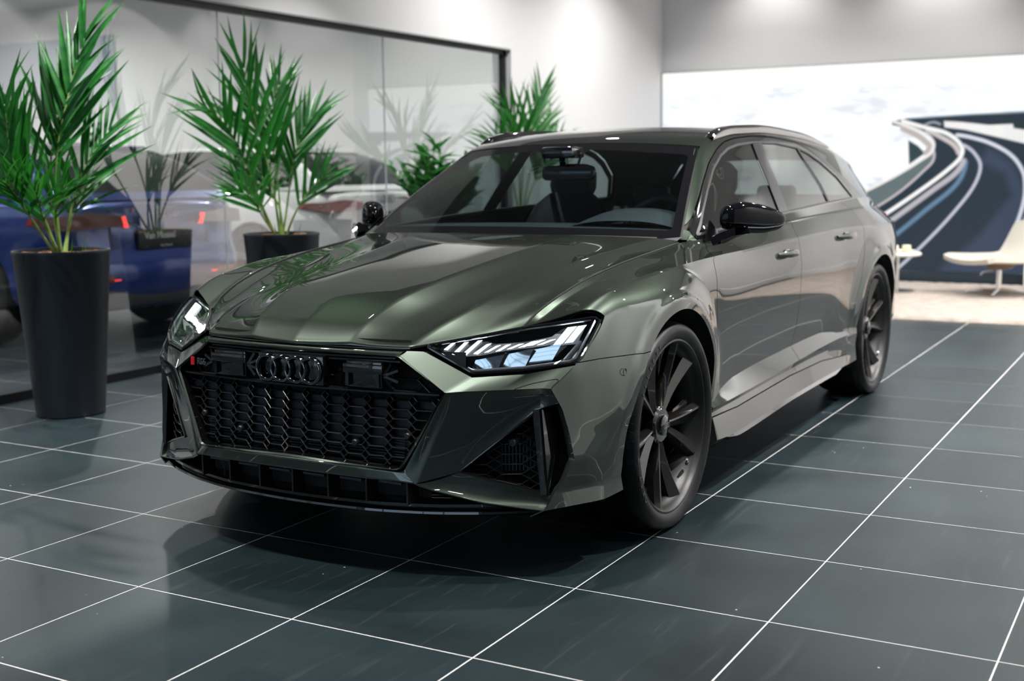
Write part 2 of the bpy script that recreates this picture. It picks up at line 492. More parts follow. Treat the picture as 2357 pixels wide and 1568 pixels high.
wall('wall_hall_back', [((XMIN - .1, (YFAR - 3.4) / 2, CEIL / 2), (.2, -3.4 - YFAR, CEIL))], M_hall)
wall('wall_hall_side', [((-.8, YFAR - .1, CEIL / 2), (XMAX - XMIN + .4, .2, CEIL))], M_hall)
wall('wall_hall_front', [((XMAX + .1, (YFAR - 3.4) / 2, CEIL / 2), (.2, -3.4 - YFAR, CEIL))], M_hall)
ceiling = mesh_obj('ceiling', [(XMIN - .2, -3.4, CEIL), (XMAX + .2, -3.4, CEIL), (XMAX + .2, YR + .2, CEIL), (XMIN - .2, YR + .2, CEIL)], [(3, 2, 1, 0)], M_ceil, smooth=False)
tag(ceiling, kind='structure')
M_hceil = mat('hall_ceiling_paint', (.72, .72, .72), .8)
tag(mesh_obj('ceiling_hall', [(XMIN - .2, YFAR - .2, CEIL), (XMAX + .2, YFAR - .2, CEIL), (XMAX + .2, -3.2, CEIL), (XMIN - .2, -3.2, CEIL)], [(3, 2, 1, 0)], M_hceil, smooth=False), kind='structure')
for i, (x, y) in enumerate(DOWN):
    mb = MB(); mb.lathe([(.068, -.012), (.072, -.014), (.092, -.010), (.095, -.002), (.095, 0)], 28, (x, y, CEIL)); mb.lathe([(.066, -.012), (.060, .03)], 24, (x, y, CEIL - .0))
    o = mb.build('ceiling_fitting', M_base, ceiling)
# front facade: tall windows with mullions, daylight outside
fx = XMAX + .1
wall('wall_front', [((fx, (YL + YR) / 2, .2), (.2, YR - YL + .4, .4)), ((fx, (YL + YR) / 2, CEIL - .2), (.2, YR - YL + .4, .4)), ((fx, YL, CEIL / 2), (.2, .4, CEIL)), ((fx, YR, CEIL / 2), (.2, .4, CEIL))])
win = mesh_obj('window_1', [(fx, YL + .2, .4), (fx, YR - .2, .4), (fx, YR - .2, CEIL - .4), (fx, YL + .2, CEIL - .4)], [(0, 1, 2, 3)], glass_mat('facade_glass', (.92, .95, .96), f0=.08), smooth=False)
tag(win, kind='structure')
for k in range(5):
    mb = MB(); mb.box((fx, YL + .2 + (YR - YL - .4) * k / 4, CEIL / 2), (.10, .07, CEIL - .8)); mb.build('mullion', M_frame, win, smooth=False)
for z in (1.35, 2.3, 3.1):
    mb = MB(); mb.box((fx, (YL + YR) / 2, z), (.08, YR - YL - .4, .06)); mb.build('transom', M_frame, win, smooth=False)
def skirting(name, c, d):
    mb = MB(); mb.box(c, d, bev=.003); return tag(mb.build(name, M_base, None, smooth=False), kind='structure')
skirting('baseboard_right', ((XMIN + .36 + 1.3) / 2, YR - .008, .06), (1.3 - XMIN - .36, .016, .12))
skirting('baseboard_left', ((XMIN + GX0) / 2, -3.192, .05), (GX0 - XMIN - .1, .016, .10))
skirting('baseboard_back_added', (XMIN + .348, (YR + .90) / 2, .06), (.016, YR - .92, .12))  # skirting of the added white wall block
# ---- glass partition in the left wall
SEAMS = [-6.16, -4.247, -2.371, -.495, 1.381, 3.257, 5.133, 7.0, 7.9]
gp = empty('window_2', (0, -3.28, 0)); tag(gp, kind='structure')
for a, b in zip(SEAMS[:-1], SEAMS[1:]):
    mb = MB(); mb.add([(a + .002, 0, .05), (b - .002, 0, .05), (b - .002, 0, GT - .045), (a + .002, 0, GT - .045)], [(0, 1, 2, 3)]); mb.build('pane', M_pane, gp, smooth=False)
    mb = MB(); mb.box((b, 0, (GT) / 2), (.004, .012, GT - .1)); mb.build('pane_joint', mat('joint_silicone', (.55, .58, .58), .4) if 'joint_silicone' not in bpy.data.materials else bpy.data.materials['joint_silicone'], gp, smooth=False)
mb = MB(); mb.box(((GX0 + GX1) / 2, 0, GT - .02), (GX1 - GX0, .05, .055)); mb.build('head_frame', M_frame, gp, smooth=False)
mb = MB(); mb.box(((GX0 + GX1) / 2, 0, .025), (GX1 - GX0, .05, .05)); mb.build('sill_frame', M_frame, gp, smooth=False)
mb = MB(); mb.box((GX0 + .025, 0, GT / 2), (.05, .05, GT)); mb.build('jamb_frame', M_frame, gp, smooth=False)
mb = MB(); mb.box(((GX0 + GX1) / 2, .045, GT - .006), (GX1 - GX0, .07, .012)); mb.build('soffit_lining', mat('grey_lining', (.30, .31, .31), .5), gp, smooth=False)

# ------------------------------------------------------------------ mural
MUR_P = {'road': [(-0.527, 1.732), (-0.381, 1.752), (0.126, 1.771), (0.793, 1.781), (0.968, 1.788), (1.047, -0.014), (-0.86, -0.083), (-0.879, 0.944), (-0.671, 1.028), (-0.332, 1.225), (-0.175, 1.338), (-0.098, 1.418), (-0.076, 1.499), (-0.15, 1.574), (-0.313, 1.644), (-0.525, 1.69)], 'rail_right': [(0.011, 1.715), (0.16, 1.703), (0.468, 1.662), (0.693, 1.668), (0.703, 1.624), (0.978, 1.57), (0.984, 1.421), (0.533, 1.541), (0.225, 1.621), (0.021, 1.651)], 'pocket': [(0.376, 1.676), (0.602, 1.698), (0.971, 1.725), (0.978, 1.577), (0.703, 1.627), (0.693, 1.671), (0.468, 1.665)], 'pier': [(-0.35, 1.53), (-0.243, 1.462), (-0.168, 1.383), (-0.333, 1.266)], 'parapet': [(-0.332, 1.225), (-0.174, 1.33), (-0.097, 1.402), (-0.081, 1.393), (-0.093, 1.287), (-0.295, 1.092), (-0.714, 0.775), (-0.879, 0.944)], 'roadlight': [(0.391, 1.281), (0.624, 1.166), (0.708, 0.942), (0.42, 0.521), (0.056, 0.184), (-0.128, -0.056), (1.047, -0.014), (1.003, 1.005), (0.808, 1.069), (0.695, 1.276), (0.462, 1.424)]}
MUR_S = {'s1': ([(-0.527, 1.732), (-0.379, 1.678), (-0.215, 1.608), (-0.118, 1.541), (-0.083, 1.467), (-0.112, 1.386), (-0.222, 1.306), (-0.332, 1.233), (-0.557, 1.102), (-0.879, 0.944)], 0.0157), 's1b': ([(-0.41, 1.646), (-0.246, 1.565), (-0.164, 1.501), (-0.127, 1.451), (-0.16, 1.387)], 0.0297), 's2': ([(-0.081, 1.402), (-0.086, 1.304), (-0.17, 1.207), (-0.422, 0.977), (-0.731, 0.775)], 0.0122), 's3': ([(-0.412, 1.728), (-0.185, 1.656), (0.007, 1.603), (0.151, 1.51), (0.209, 1.412), (0.189, 1.332), (0.083, 1.22), (-0.227, 0.976), (-0.661, 0.674)], 0.0192), 's3b': ([(0.224, 1.299), (0.155, 1.179), (-0.067, 1.001), (-0.625, 0.573)], 0.0262), 's4': ([(0.245, 1.283), (0.189, 1.097), (-0.156, 0.77), (-0.578, 0.404)], 0.0227), 's5': ([(0.215, 1.461), (0.326, 1.378), (0.393, 1.249), (0.353, 1.072), (0.147, 0.763), (-0.27, 0.293), (-0.526, 0.049)], 0.0149), 's6': ([(0.149, 1.567), (0.382, 1.513), (0.614, 1.405), (0.754, 1.276), (0.828, 1.117), (0.836, 0.926), (0.76, 0.606)], 0.0175), 's7': ([(0.897, 1.069), (0.892, 0.847), (0.813, 0.591)], 0.014), 's8': ([(-0.381, 1.752), (0.126, 1.771), (0.968, 1.791)], 0.007), 's9': ([(-0.186, 1.681), (-0.091, 1.707), (-0.028, 1.684)], 0.0105), 's10': ([(-0.152, 1.623), (-0.023, 1.555), (0.121, 1.462), (0.171, 1.381)], 0.0227)}
def stroke_d(Y, Z, pts):
    P = polyline(np.array([(0, a, b) for a, b in pts]), 60, 'mak')[:, 1:]
    d = np.full(Y.shape, 1e9)
    for (y0, z0), (y1, z1) in zip(P[:-1], P[1:]):
        ey, ez = y1 - y0, z1 - z0
        t = np.clip(((Y - y0) * ey + (Z - z0) * ez) / (ey * ey + ez * ez + 1e-12), 0, 1)
        d = np.minimum(d, np.hypot(Y - y0 - t * ey, Z - z0 - t * ez))
    return d
MY0, MY1, MZ0, MZ1 = -3.185, .89, .13, 2.36
ny, nz = 420, 230
Yg, Zg = np.meshgrid(np.linspace(MY0, MY1, ny), np.linspace(MZ0, MZ1, nz)); Yf, Zf = Yg.ravel(), Zg.ravel()
rng = np.random.RandomState(3)
def vnoise(Y, Z, sy, sz, seed):
    r = np.random.RandomState(seed); g = r.rand(64, 64)
    a = (Y * sy) % 63; b = (Z * sz) % 63; i = a.astype(int); j = b.astype(int); fa, fb = a - i, b - j
    fa = fa * fa * (3 - 2 * fa); fb = fb * fb * (3 - 2 * fb)
    return (g[i, j] * (1 - fa) + g[i + 1, j] * fa) * (1 - fb) + (g[i, j + 1] * (1 - fa) + g[i + 1, j + 1] * fa) * fb
def s2l(c): c = np.array(c) / 255.; return np.where(c <= .04045, c / 12.92, ((c + .055) / 1.055)**2.4)
colr = np.tile(s2l((253, 253, 247)), (ny * nz, 1))
hz = 2.185 - .025 * (Yf + 3.18)
k = sst(hz + .03, hz - .03, Zf)[:, None]
n_ = .5 * vnoise(Yf + 9, Zf, 2.2, 7, 1) + .3 * vnoise(Yf + 9, Zf, 6, 17, 2) + .2 * vnoise(Yf + 9, Zf, 15, 40, 4)
snow = s2l((243, 246, 251)) * (1 - .20 * sst(.50, .75, n_))[:, None] * (1 - .35 * (sst(1.45, .95, Zf) * sst(.45, .7, n_)))[:, None] * np.array((.97, .985, 1.0))
colr = colr * (1 - k) + snow * k
def fill(name, c, e=.008):
    global colr
    k = sst(-e, e, sdf_poly(Yf, Zf, MUR_P[name]))[:, None]; colr = colr * (1 - k) + s2l(c) * k
def stroke(name, c, e=.008, mul=1.0):
    global colr
    pts, w = MUR_S[name]; k = sst(w * mul + e, w * mul - e, stroke_d(Yf, Zf, pts))[:, None]; colr = colr * (1 - k) + s2l(c) * k
fill('pier', (42, 62, 68)); fill('road', (34, 46, 58)); fill('roadlight', (52, 64, 84), .06)
fill('rail_right', (226, 226, 226)); fill('pocket', (30, 48, 52)); stroke('s1b', (176, 168, 164)); fill('parapet', (92, 106, 110))
stroke('s10', (190, 184, 184)); stroke('s4', (92, 122, 148), .012); stroke('s3b', (172, 170, 178), .012); stroke('s2', (186, 180, 184)); stroke('s1', (226, 224, 222)); stroke('s3', (236, 236, 236)); stroke('s5', (186, 188, 204)); stroke('s6', (205, 210, 222)); stroke('s7', (190, 196, 210)); stroke('s8', (120, 140, 150)); stroke('s9', (150, 160, 168))
me = bpy.data.meshes.new('mural_print')
idx = np.arange(ny * nz).reshape(nz, ny)
Fm = np.stack([idx[:-1, :-1], idx[:-1, 1:], idx[1:, 1:], idx[1:, :-1]], -1).reshape(-1, 4)
me.from_pydata(np.column_stack([np.full(ny * nz, XMIN + .022), Yf, Zf]).tolist(), [], Fm.tolist()); me.update()
ca = me.color_attributes.new('print', 'FLOAT_COLOR', 'POINT'); ca.data.foreach_set('color', np.column_stack([colr, np.ones(len(colr))]).ravel().astype(np.float32))
M_mural = mat('backlit_print', (.5, .5, .5), .35)
at_ = nd(M_mural, 'ShaderNodeAttribute'); at_.attribute_name = 'print'
M_mural_dim = nd(M_mural, 'ShaderNodeMix', data_type='RGBA'); M_mural_dim.inputs[0].default_value = .75; M_mural_dim.inputs[7].default_value = (0, 0, 0, 1); ln(M_mural, at_.outputs[0], M_mural_dim.inputs[6])
ln(M_mural, M_mural_dim.outputs[2], bsdf(M_mural).inputs['Base Color']); ln(M_mural, at_.outputs[0], bsdf(M_mural).inputs['Emission Color']); bsdf(M_mural).inputs['Emission Strength'].default_value = 2.1
me.materials.append(M_mural); M_mural.cycles.emission_sampling = 'NONE'
mural = empty('wall_mural', (0, 0, 0)); tag(mural, 'large backlit mural of a winding road over snow on the back wall', 'mural')
o = bpy.data.objects.new('mural_print', me); COL.objects.link(o); o.parent = mural
mb = MB(); mb.box((XMIN + .010, (MY0 + MY1) / 2, (MZ0 + MZ1) / 2), (.020, MY1 - MY0, MZ1 - MZ0)); mb.build('light_box', M_base, mural, smooth=False)
mb = MB()
mb.box((XMIN + .015, (MY0 + MY1) / 2, MZ1 + .006), (.03, MY1 - MY0 + .02, .012)); mb.box((XMIN + .015, MY0 - .004, (MZ0 + MZ1) / 2), (.03, .012, MZ1 - MZ0))
mb.build('edge_profile', mat('grey_profile', (.4, .41, .42), .4), mural, smooth=False)
mb = MB(); mb.box((XMIN + .03, (MY0 + MY1) / 2, .065), (.06, MY1 - MY0, .13), bev=.006)
o = mb.build('baseboard_back', mat('dark_gloss_plinth', (.02, .035, .05), .15), None, smooth=False); tag(o, kind='structure')
# ================================================================== the green estate car
M_paint = mat('green_metallic_paint', (0.054, 0.066, 0.054), 0.37, metal=0.97, coat=1.0, coat_rough=0.012)
bsdf(M_paint).inputs['Coat IOR'].default_value = 1.75
bsdf(M_paint).inputs['Specular Tint'].default_value = (0, 0, 0, 1)
M_gloss = mat('gloss_black', (0.004, 0.004, 0.005), 0.06, coat=1.0, coat_rough=0.01)
M_satin = mat('satin_black', (0.008, 0.008, 0.009), 0.45)
M_mirr = mat('mirror_cap_black', (.003, .003, .004), .05, spec=.2)
M_grid = mat('grille_black', (.020, .022, .026), .24, metal=.6, coat=.6, coat_rough=.12)
M_dark = mat('dark_cavity', (0.004, 0.004, 0.004), 0.8)
M_chrome = mat('chrome', (0.75, 0.77, 0.8), 0.08, metal=1.0)
M_glass = glass_mat('car_side_glass', (0.62, 0.66, 0.64), f0=0.09)
M_wsglass = glass_mat('windscreen_glass', (0.50, 0.60, 0.62), f0=0.045)
M_rubber = mat('tyre_rubber', (0.012, 0.012, 0.013), 0.55)

car = empty('car', (0, 0, 0))
tag(car, 'dark green metallic estate car with black grille parked at centre', 'car')
CP = (0, 0, .6)

# ---- side master surface (y > 0), rows from bonnet seam / belt line down to the sill
RW = [
 [(.76,.60,.72),(.575,.65,.755),(.493,.668,.80),(.357,.688,.847),(.203,.703,.884),(-.082,.727,.926),(-.328,.742,.950),(-.495,.752,.966),(-.60,.785,.973),(-.72,.805,.985),(-1.2,.805,1.012),(-1.66,.800,1.035),(-2.4,.788,1.055),(-3.0,.768,1.07),(-3.5,.735,1.07),(-4.05,.60,1.03)],
 [(.76,.68,.70),(.513,.688,.782),(.363,.715,.839),(.11,.752,.893),(-.248,.785,.935),(-.558,.803,.957),(-.9,.828,.974),(-1.3,.845,.995),(-1.673,.85,1.008),(-2.162,.848,1.018),(-2.6,.842,1.023),(-2.992,.83,1.026),(-3.5,.79,1.01),(-4.05,.66,.97)],
 [(.76,.74,.68),(.459,.81,.815),(.304,.842,.862),(-.032,.875,.900),(-.421,.892,.917),(-.653,.893,.921),(-1.2,.895,.925),(-1.7,.900,.93),(-2.3,.905,.935),(-2.7,.918,.93),(-2.95,.925,.92),(-3.3,.91,.92),(-3.7,.85,.92),(-4.05,.70,.90)],
 [(.76,.77,.63),(.6,.84,.68),(.44,.873,.785),(.3,.905,.80),(0,.93,.80),(-.3,.922,.80),(-.5,.918,.80),(-1,.921,.80),(-1.6,.922,.80),(-2.2,.924,.80),(-2.6,.935,.80),(-2.93,.945,.80),(-3.3,.935,.80),(-3.7,.87,.80),(-4.05,.72,.79)],
 [(.76,.775,.57),(.679,.813,.58),(.585,.868,.60),(.45,.918,.61),(.3,.935,.61),(0,.935,.61),(-.3,.920,.61),(-.5,.911,.61),(-1.,.912,.61),(-1.6,.913,.61),(-2.2,.917,.61),(-2.6,.93,.61),(-2.93,.94,.61),(-3.3,.93,.61),(-3.7,.87,.60),(-4.05,.74,.60)],
 [(.76,.79,.44),(.679,.828,.45),(.629,.857,.45),(.55,.895,.45),(.45,.925,.45),(.3,.935,.45),(0,.935,.42),(-.3,.916,.375),(-.45,.904,.368),(-.58,.892,.397),(-.755,.887,.422),(-1.1,.885,.435),(-1.5,.885,.443),(-1.95,.889,.448),(-2.12,.898,.435),(-2.3,.912,.415),(-2.6,.93,.42),(-2.93,.94,.44),(-3.4,.92,.46),(-3.7,.87,.46),(-4.05,.76,.46)],
 [(.76,.79,.365),(.629,.863,.370),(.55,.898,.37),(.45,.925,.37),(.3,.935,.37),(0,.935,.36),(-.3,.925,.355),(-.45,.924,.352),(-.7,.928,.358),(-1.0,.93,.366),(-1.54,.93,.384),(-2.0,.93,.396),(-2.3,.93,.395),(-2.6,.935,.38),(-2.93,.94,.38),(-3.4,.92,.38),(-4.05,.76,.38)],
 [(.76,.79,.31),(.65,.845,.31),(.55,.893,.31),(.45,.92,.31),(0,.935,.31),(-.42,.910,.328),(-.7,.906,.332),(-1.5,.906,.350),(-2,.910,.354),(-2.3,.925,.34),(-2.6,.93,.32),(-2.93,.94,.31),(-4.05,.77,.31)],
 [(.76,.785,.28),(.69,.815,.28),(.6,.862,.275),(.5,.905,.275),(0,.935,.285),(-.36,.922,.314),(-.7,.920,.306),(-1.4,.920,.324),(-1.9,.922,.32),(-2.2,.928,.30),(-2.6,.93,.28),(-4.05,.77,.28)],
 [(.76,.78,.235),(.713,.803,.222),(.6,.872,.225),(.5,.912,.225),(0,.93,.23),(-.325,.948,.237),(-.56,.950,.228),(-1.4,.950,.250),(-2.1,.945,.25),(-2.6,.93,.24),(-4.05,.76,.26)],
 [(.76,.74,.20),(.6,.83,.2),(.5,.86,.2),(0,.90,.2),(-.3,.915,.2),(-2.2,.91,.215),(-2.6,.90,.22),(-4.05,.72,.24)],
]
XS = np.arange(.76, -4.0501, -.011)
def rowat(row, xs):
    r = np.array(row)[::-1]
    return np.column_stack([xs, makima(r[:, 0], r[:, 1:], xs)])
rows = [rowat(r, XS) for r in RW]
SG = across(rows, [6, 8, 12, 14, 14, 6, 4, 3, 5, 3], creases=(1, 2, 5, 6, 7, 8, 9))
HUBS = ((0.0, .36), (-2.929, .36))
ARC_I, ARC_O = .412, .447
SV, SF = gridmesh(SG)
for hx, hz in HUBS:
    r = np.hypot(SV[:, 0] - hx, SV[:, 2] - hz)
    zf = sst(.30, .62, SV[:, 2])
    am = .020 if hx > -1 else .014
    SV[:, 1] += am * sst(.575, .45, r) * zf + .013 * sst(.472, .4475, r) * sst(.35, .6, SV[:, 2])
def side_y(x, z, zmin=-1):
    d = (SV[:, 0] - x)**2 + (SV[:, 2] - z)**2
    k = np.argsort(d)[:4]; w = 1 / (d[k] + 1e-7)
    return float(np.sum(SV[k, 1] * w) / np.sum(w))
def arch_cut(V, r=ARC_I):
    return np.minimum(np.hypot(V[:, 0], V[:, 2] - .36), np.hypot(V[:, 0] + 2.929, V[:, 2] - .36)) - r
def ip(v, xs, ys):
    o = np.argsort(xs); return np.interp(v, np.array(xs)[o], np.array(ys)[o])
G = .0022     # half panel gap
dF = lambda z: ip(z, [.2,.30,.357,.44,.546,.68,.796,.907,.934,.957,1.0], [-.40,-.41,-.425,-.465,-.482,-.476,-.455,-.472,-.525,-.611,-.66])
dM = lambda z: ip(z, [.2,.31,.39,.435,.498,.621,.78,.896,.958,1.0,1.06], [-1.50,-1.50,-1.507,-1.515,-1.53,-1.537,-1.535,-1.553,-1.566,-1.589,-1.62])
dR = lambda z: ip(z, [.2,.31,.42,.55,.70,.805,.89,.96,1.06], [-2.33,-2.33,-2.40,-2.475,-2.575,-2.625,-2.66,-2.69,-2.72])
sillz = lambda x: ip(x, [-2.6,-2.2,-1.9,-1.4,-.7,-.36,.1], [.285,.302,.322,.326,.308,.318,.30])
seamz = lambda x: ip(x, [.2,.327,.507,.585,.8], [.664,.664,.667,.663,.655])
xtop = lambda y: ip(y, [.5,.65,.765,.87,1.0], [.715,.575,.50,.436,.36])
xe = lambda z: ip(z, [.5,.664,.73,.791,.82], [.70,.585,.505,.436,.36])
EZ = [.664, .593, .528, .45, .371, .30, .222, .15]; EX = [.585, .679, .652, .638, .629, .662, .713, .76]
eX = lambda z: ip(z, EZ, EX)
def panel(name, fs, m=M_paint, th=.004, side=(0, 3, .6), base=None, both=True):
    V, F = (SV, SF) if base is None else base
    for fn in fs:
        if len(V): V, F = clip(V, F, fn(V))
    obs = []
    for sgn in ((1, -1) if both else (1,)):
        v, f = (V, F) if sgn > 0 else flipy(V, F)
        v, f = thicken(v, f, th, (side[0], side[1] * sgn, side[2]))
        obs.append(mesh_obj(name, v, f, m, car, sharp=40))
    return obs
panel('front_fender', [lambda V: V[:, 0] - dF(V[:, 2]) - G, arch_cut, lambda V: np.maximum(xtop(V[:, 1]) - V[:, 0], xe(V[:, 2]) - V[:, 0]) - .004,
                       lambda V: np.maximum(V[:, 2] - seamz(V[:, 0]) - G * .6, .1 - V[:, 0])])
panel('bumper_side', [lambda V: seamz(V[:, 0]) - V[:, 2] - G * .6, arch_cut, lambda V: V[:, 0] - .1, lambda V: eX(V[:, 2]) - V[:, 0] + .0005])
fdoor = panel('front_door', [lambda V: dF(V[:, 2]) - V[:, 0] - G, lambda V: V[:, 0] - dM(V[:, 2]) - G, lambda V: V[:, 2] - sillz(V[:, 0]) - G])
rdoor = panel('rear_door', [lambda V: dM(V[:, 2]) - V[:, 0] - G, lambda V: V[:, 0] - dR(V[:, 2]) - G, lambda V: V[:, 2] - sillz(V[:, 0]) - G, arch_cut])
panel('rear_quarter_panel', [lambda V: dR(V[:, 2]) - V[:, 0] - G, arch_cut])
panel('side_sill', [lambda V: sillz(V[:, 0]) - V[:, 2] - G, lambda V: dF(V[:, 2]) - V[:, 0] - G, lambda V: V[:, 0] - dR(V[:, 2]) - G, arch_cut])
# dark inner shell behind the panel gaps
V, F = clip(SV, SF, arch_cut(SV, .43)); V, F = clip(V, F, .56 - V[:, 0])
N_ = normals(V, F); N_ *= 1 if N_[:, 1].sum() > 0 else -1
V = V - N_ * .012
V, F = clip(V, F, np.maximum(xtop(V[:, 1]) - V[:, 0], xe(V[:, 2]) - V[:, 0]) - .01)
mb = MB(); mb.add(V, F); mb.mirror_y(); mb.build('inner_shell', M_dark, car)
# arch flange and liner
for hx, hz in HUBS:
    for sgn in (1, -1):
        mb = MB(); an = np.linspace(-.42, math.pi + .42, 90); P0 = []
        for a in an:
            x, z = hx + ARC_I * math.cos(a), hz + ARC_I * math.sin(a)
            y = side_y(x, z) if z > .2 else side_y(x, .2)
            P0.append((x, y, z))
        P0 = np.array(P0); P1 = P0.copy(); P1[:, 1] -= .03; 
        P2 = P0.copy(); P2[:, 1] = .58
        g = np.stack([P0 * [1, sgn, 1], P1 * [1, sgn, 1]], 0)
        mb.grid(g); mb.build('arch_flange', M_satin, car)
        mb = MB(); mb.grid(np.stack([P1 * [1, sgn, 1], P2 * [1, sgn, 1]], 0))
        mb.add([(hx, sgn * .58, hz)] + [tuple(p * [1, sgn, 1]) for p in P2], [(0, i + 1, i + 2) for i in range(len(P2) - 1)])
        mb.build('wheel_arch_liner', M_dark, car)

# ---- bonnet
hcols = [
 [(.893,0,.712),(.885,0,.724),(.80,0,.785),(.6,0,.862),(.2,0,.934),(-.2,0,.985),(-.355,0,.9985)],
 [(.880,.10,.712),(.872,.10,.725),(.79,.11,.785),(.6,.125,.861),(.2,.145,.932),(-.2,.165,.983),(-.36,.17,.998)],
 [(.866,.2,.716),(.859,.2,.729),(.792,.217,.781),(.607,.25,.854),(.229,.295,.920),(-.2,.337,.978),(-.375,.355,.996)],
 [(.853,.30,.712),(.846,.30,.722),(.725,.33,.779),(.50,.37,.841),(.25,.407,.888),(-.1,.458,.948),(-.41,.50,.9925)],
 [(.841,.41,.712),(.836,.41,.722),(.653,.45,.786),(.316,.51,.864),(-.032,.575,.932),(-.236,.625,.959),(-.445,.665,.986)],
 [(.706,.53,.730),(.702,.531,.738),(.56,.56,.785),(.28,.606,.866),(-.08,.656,.929),(-.3,.69,.954),(-.47,.712,.981)],
 [(.577,.645,.744),(.573,.645,.755),(.491,.662,.80),(.355,.682,.847),(.201,.697,.884),(-.082,.721,.926),(-.328,.736,.950),(-.495,.745,.974)],
]
def resamp(c, n):
    P = np.array(c, float); d = np.r_[0, np.cumsum(np.linalg.norm(np.diff(P[1:], axis=0), axis=1))]
    t = np.r_[0, .012 + .988 * d / d[-1]]          # the rolled front lip takes the first 1.2 %
    q = np.r_[np.linspace(0, .012, 5), .012 + .988 * np.linspace(0, 1, n)[1:]**1.05]
    body = makima(t[1:], P[1:], q[5:]); k = (q[:5] / .012)[:, None]
    lip = P[0] + (P[1] - P[0]) * k + (1 - k) * k * np.array((.006, 0, .004))
    return np.vstack([lip, body])
HG = across([resamp(c, 110) for c in hcols], [9, 9, 9, 9, 9, 9], creases=(2, 4))
Gm = np.concatenate([(HG * [1, -1, 1])[:0:-1], HG], 0)
V, F = gridmesh(Gm)
V, F = thicken(V, F, .005, (0, 0, 9))
mesh_obj('bonnet', V, F, M_paint, car, sharp=40)

# ---- windscreen, roof, greenhouse
def wbase(y): return np.array([-.378 - .155 * (y / .735)**2, y, .986 - .012 * (y / .735)**2])
def wtopc(y): return np.array([-1.09 - .055 * (y / .575)**2, y, 1.367 - .025 * (y / .575)**2])
def wgrid(n, m, off=0.0):
    rowsw = []
    for k in np.linspace(0, 1, m):
        r = []
        for s in np.linspace(-1, 1, n):
            a, b = wbase(.735 * s), wtopc(.575 * s)
            p = a + (b - a) * k
            p = p + np.array([.47, 0, .88]) * (.022 * math.sin(math.pi * k) * (1 - .5 * s * s) + off)
            r.append(p)
        rowsw.append(r)
    return np.array(rowsw)
WG = wgrid(81, 41)
V, F = gridmesh(WG)
par = np.array([(s, k) for k in np.linspace(0, 1, 41) for s in np.linspace(-1, 1, 81)])
# black printed border
inner = [(-.955,.10),(-.93,.085),(.93,.085),(.955,.10),(.945,.86),(.925,.885),(.20,.905),(.16,.86),(.10,.80),(-.10,.80),(-.16,.86),(-.20,.905),(-.925,.885),(-.945,.86)]
fi = sdf_poly(par[:, 0], par[:, 1], inner)
v, f = clip(V, F, fi); mesh_obj('windscreen', v, f, M_wsglass, car)
v, f = clip(V, F, -fi); wsb = mesh_obj('windscreen_border', v, f, mat('printed_glass_border', (.004, .004, .005), .08, spec=.25), car)
U = [(-.46,.757,.940),(-.533,.742,.976),(-.70,.700,1.083),(-.85,.660,1.176),(-1.0,.620,1.263),(-1.145,.583,1.343),(-1.3,.572,1.387),(-1.6,.565,1.418),(-2.0,.563,1.430),(-2.6,.558,1.416),(-3.2,.545,1.372),(-3.75,.52,1.295)]
XG = np.arange(-.535, -3.7501, -.012)
up = rowat(U, XG); bl = rowat(RW[0], XG)
def mixrow(k, out):
    r = bl * (1 - k) + up * k
    r[:, 1] += out
    return r
cant = up.copy()
k1 = mixrow(.35, .010); k2 = mixrow(.68, .016); k3 = mixrow(.88, .020)
GG = across([bl, k1, k2, k3, up], [14, 14, 10, 8], creases=())
GV, GF = gridmesh(GG)
DLO = [(-.615,.993),(-.76,1.074),(-.929,1.164),(-1.09,1.243),(-1.245,1.304),(-1.37,1.336),(-1.515,1.355),(-1.774,1.370),(-2.091,1.370),(-2.434,1.350),(-2.60,1.322),(-2.76,1.275),(-2.951,1.193),(-3.06,1.085),(-3.055,1.078),(-2.421,1.066),(-1.724,1.046),(-1.2,1.026),(-.80,1.004)]
bpil = [(-1.733,1.40),(-1.868,1.40),(-1.732,1.03),(-1.603,1.03)]
cdiv = [(-2.400,1.40),(-2.430,1.40),(-2.525,1.16),(-2.503,1.03),(-2.470,1.03),(-2.490,1.16)]
dl = lambda V, o=0.0: sdf_poly(V[:, 0], V[:, 2], DLO) + o
bp_ = lambda V: sdf_poly(V[:, 0], V[:, 2], bpil)
cd_ = lambda V: sdf_poly(V[:, 0], V[:, 2], cdiv)
ws_clear = lambda V: 1.0 + 0 * V[:, 0]
panel('body_pillar', [lambda V: -dl(V, .030)], base=(GV, GF))
panel('door_frame', [lambda V: dl(V, .0255), lambda V: -dl(V, .004)], m=M_gloss, th=.003, base=(GV, GF))
sealV = panel('window_seal', [lambda V: dl(V, .004), lambda V: -dl(V, -.005)], m=M_satin, th=.006, base=(GV, GF))
panel('b_pillar_trim', [lambda V: dl(V, -.002), bp_], m=M_gloss, th=.004, base=(GV, GF))
panel('c_pillar_trim', [lambda V: dl(V, -.002), cd_], m=M_satin, th=.004, base=(GV, GF))
GVi = GV - [0, .006, 0]
panel('front_side_window', [lambda V: dl(V, -.003), lambda V: -bp_(V), lambda V: V[:, 0] + 1.69], m=M_glass, th=.0005, base=(GVi, GF))
panel('rear_side_window', [lambda V: dl(V, -.003), lambda V: -bp_(V), lambda V: -1.69 - V[:, 0], lambda V: -cd_(V), lambda V: V[:, 0] + 2.47 + .2 * (V[:, 2] - 1.16)], m=M_glass, th=.0005, base=(GVi, GF))
panel('quarter_window', [lambda V: dl(V, -.003), lambda V: -cd_(V), lambda V: -2.47 - .2 * (V[:, 2] - 1.16) - V[:, 0]], m=M_glass, th=.0005, base=(GVi, GF))
V, F = clip(GV, GF, -dl(GV, .02)); V = V - [0, .02, 0]
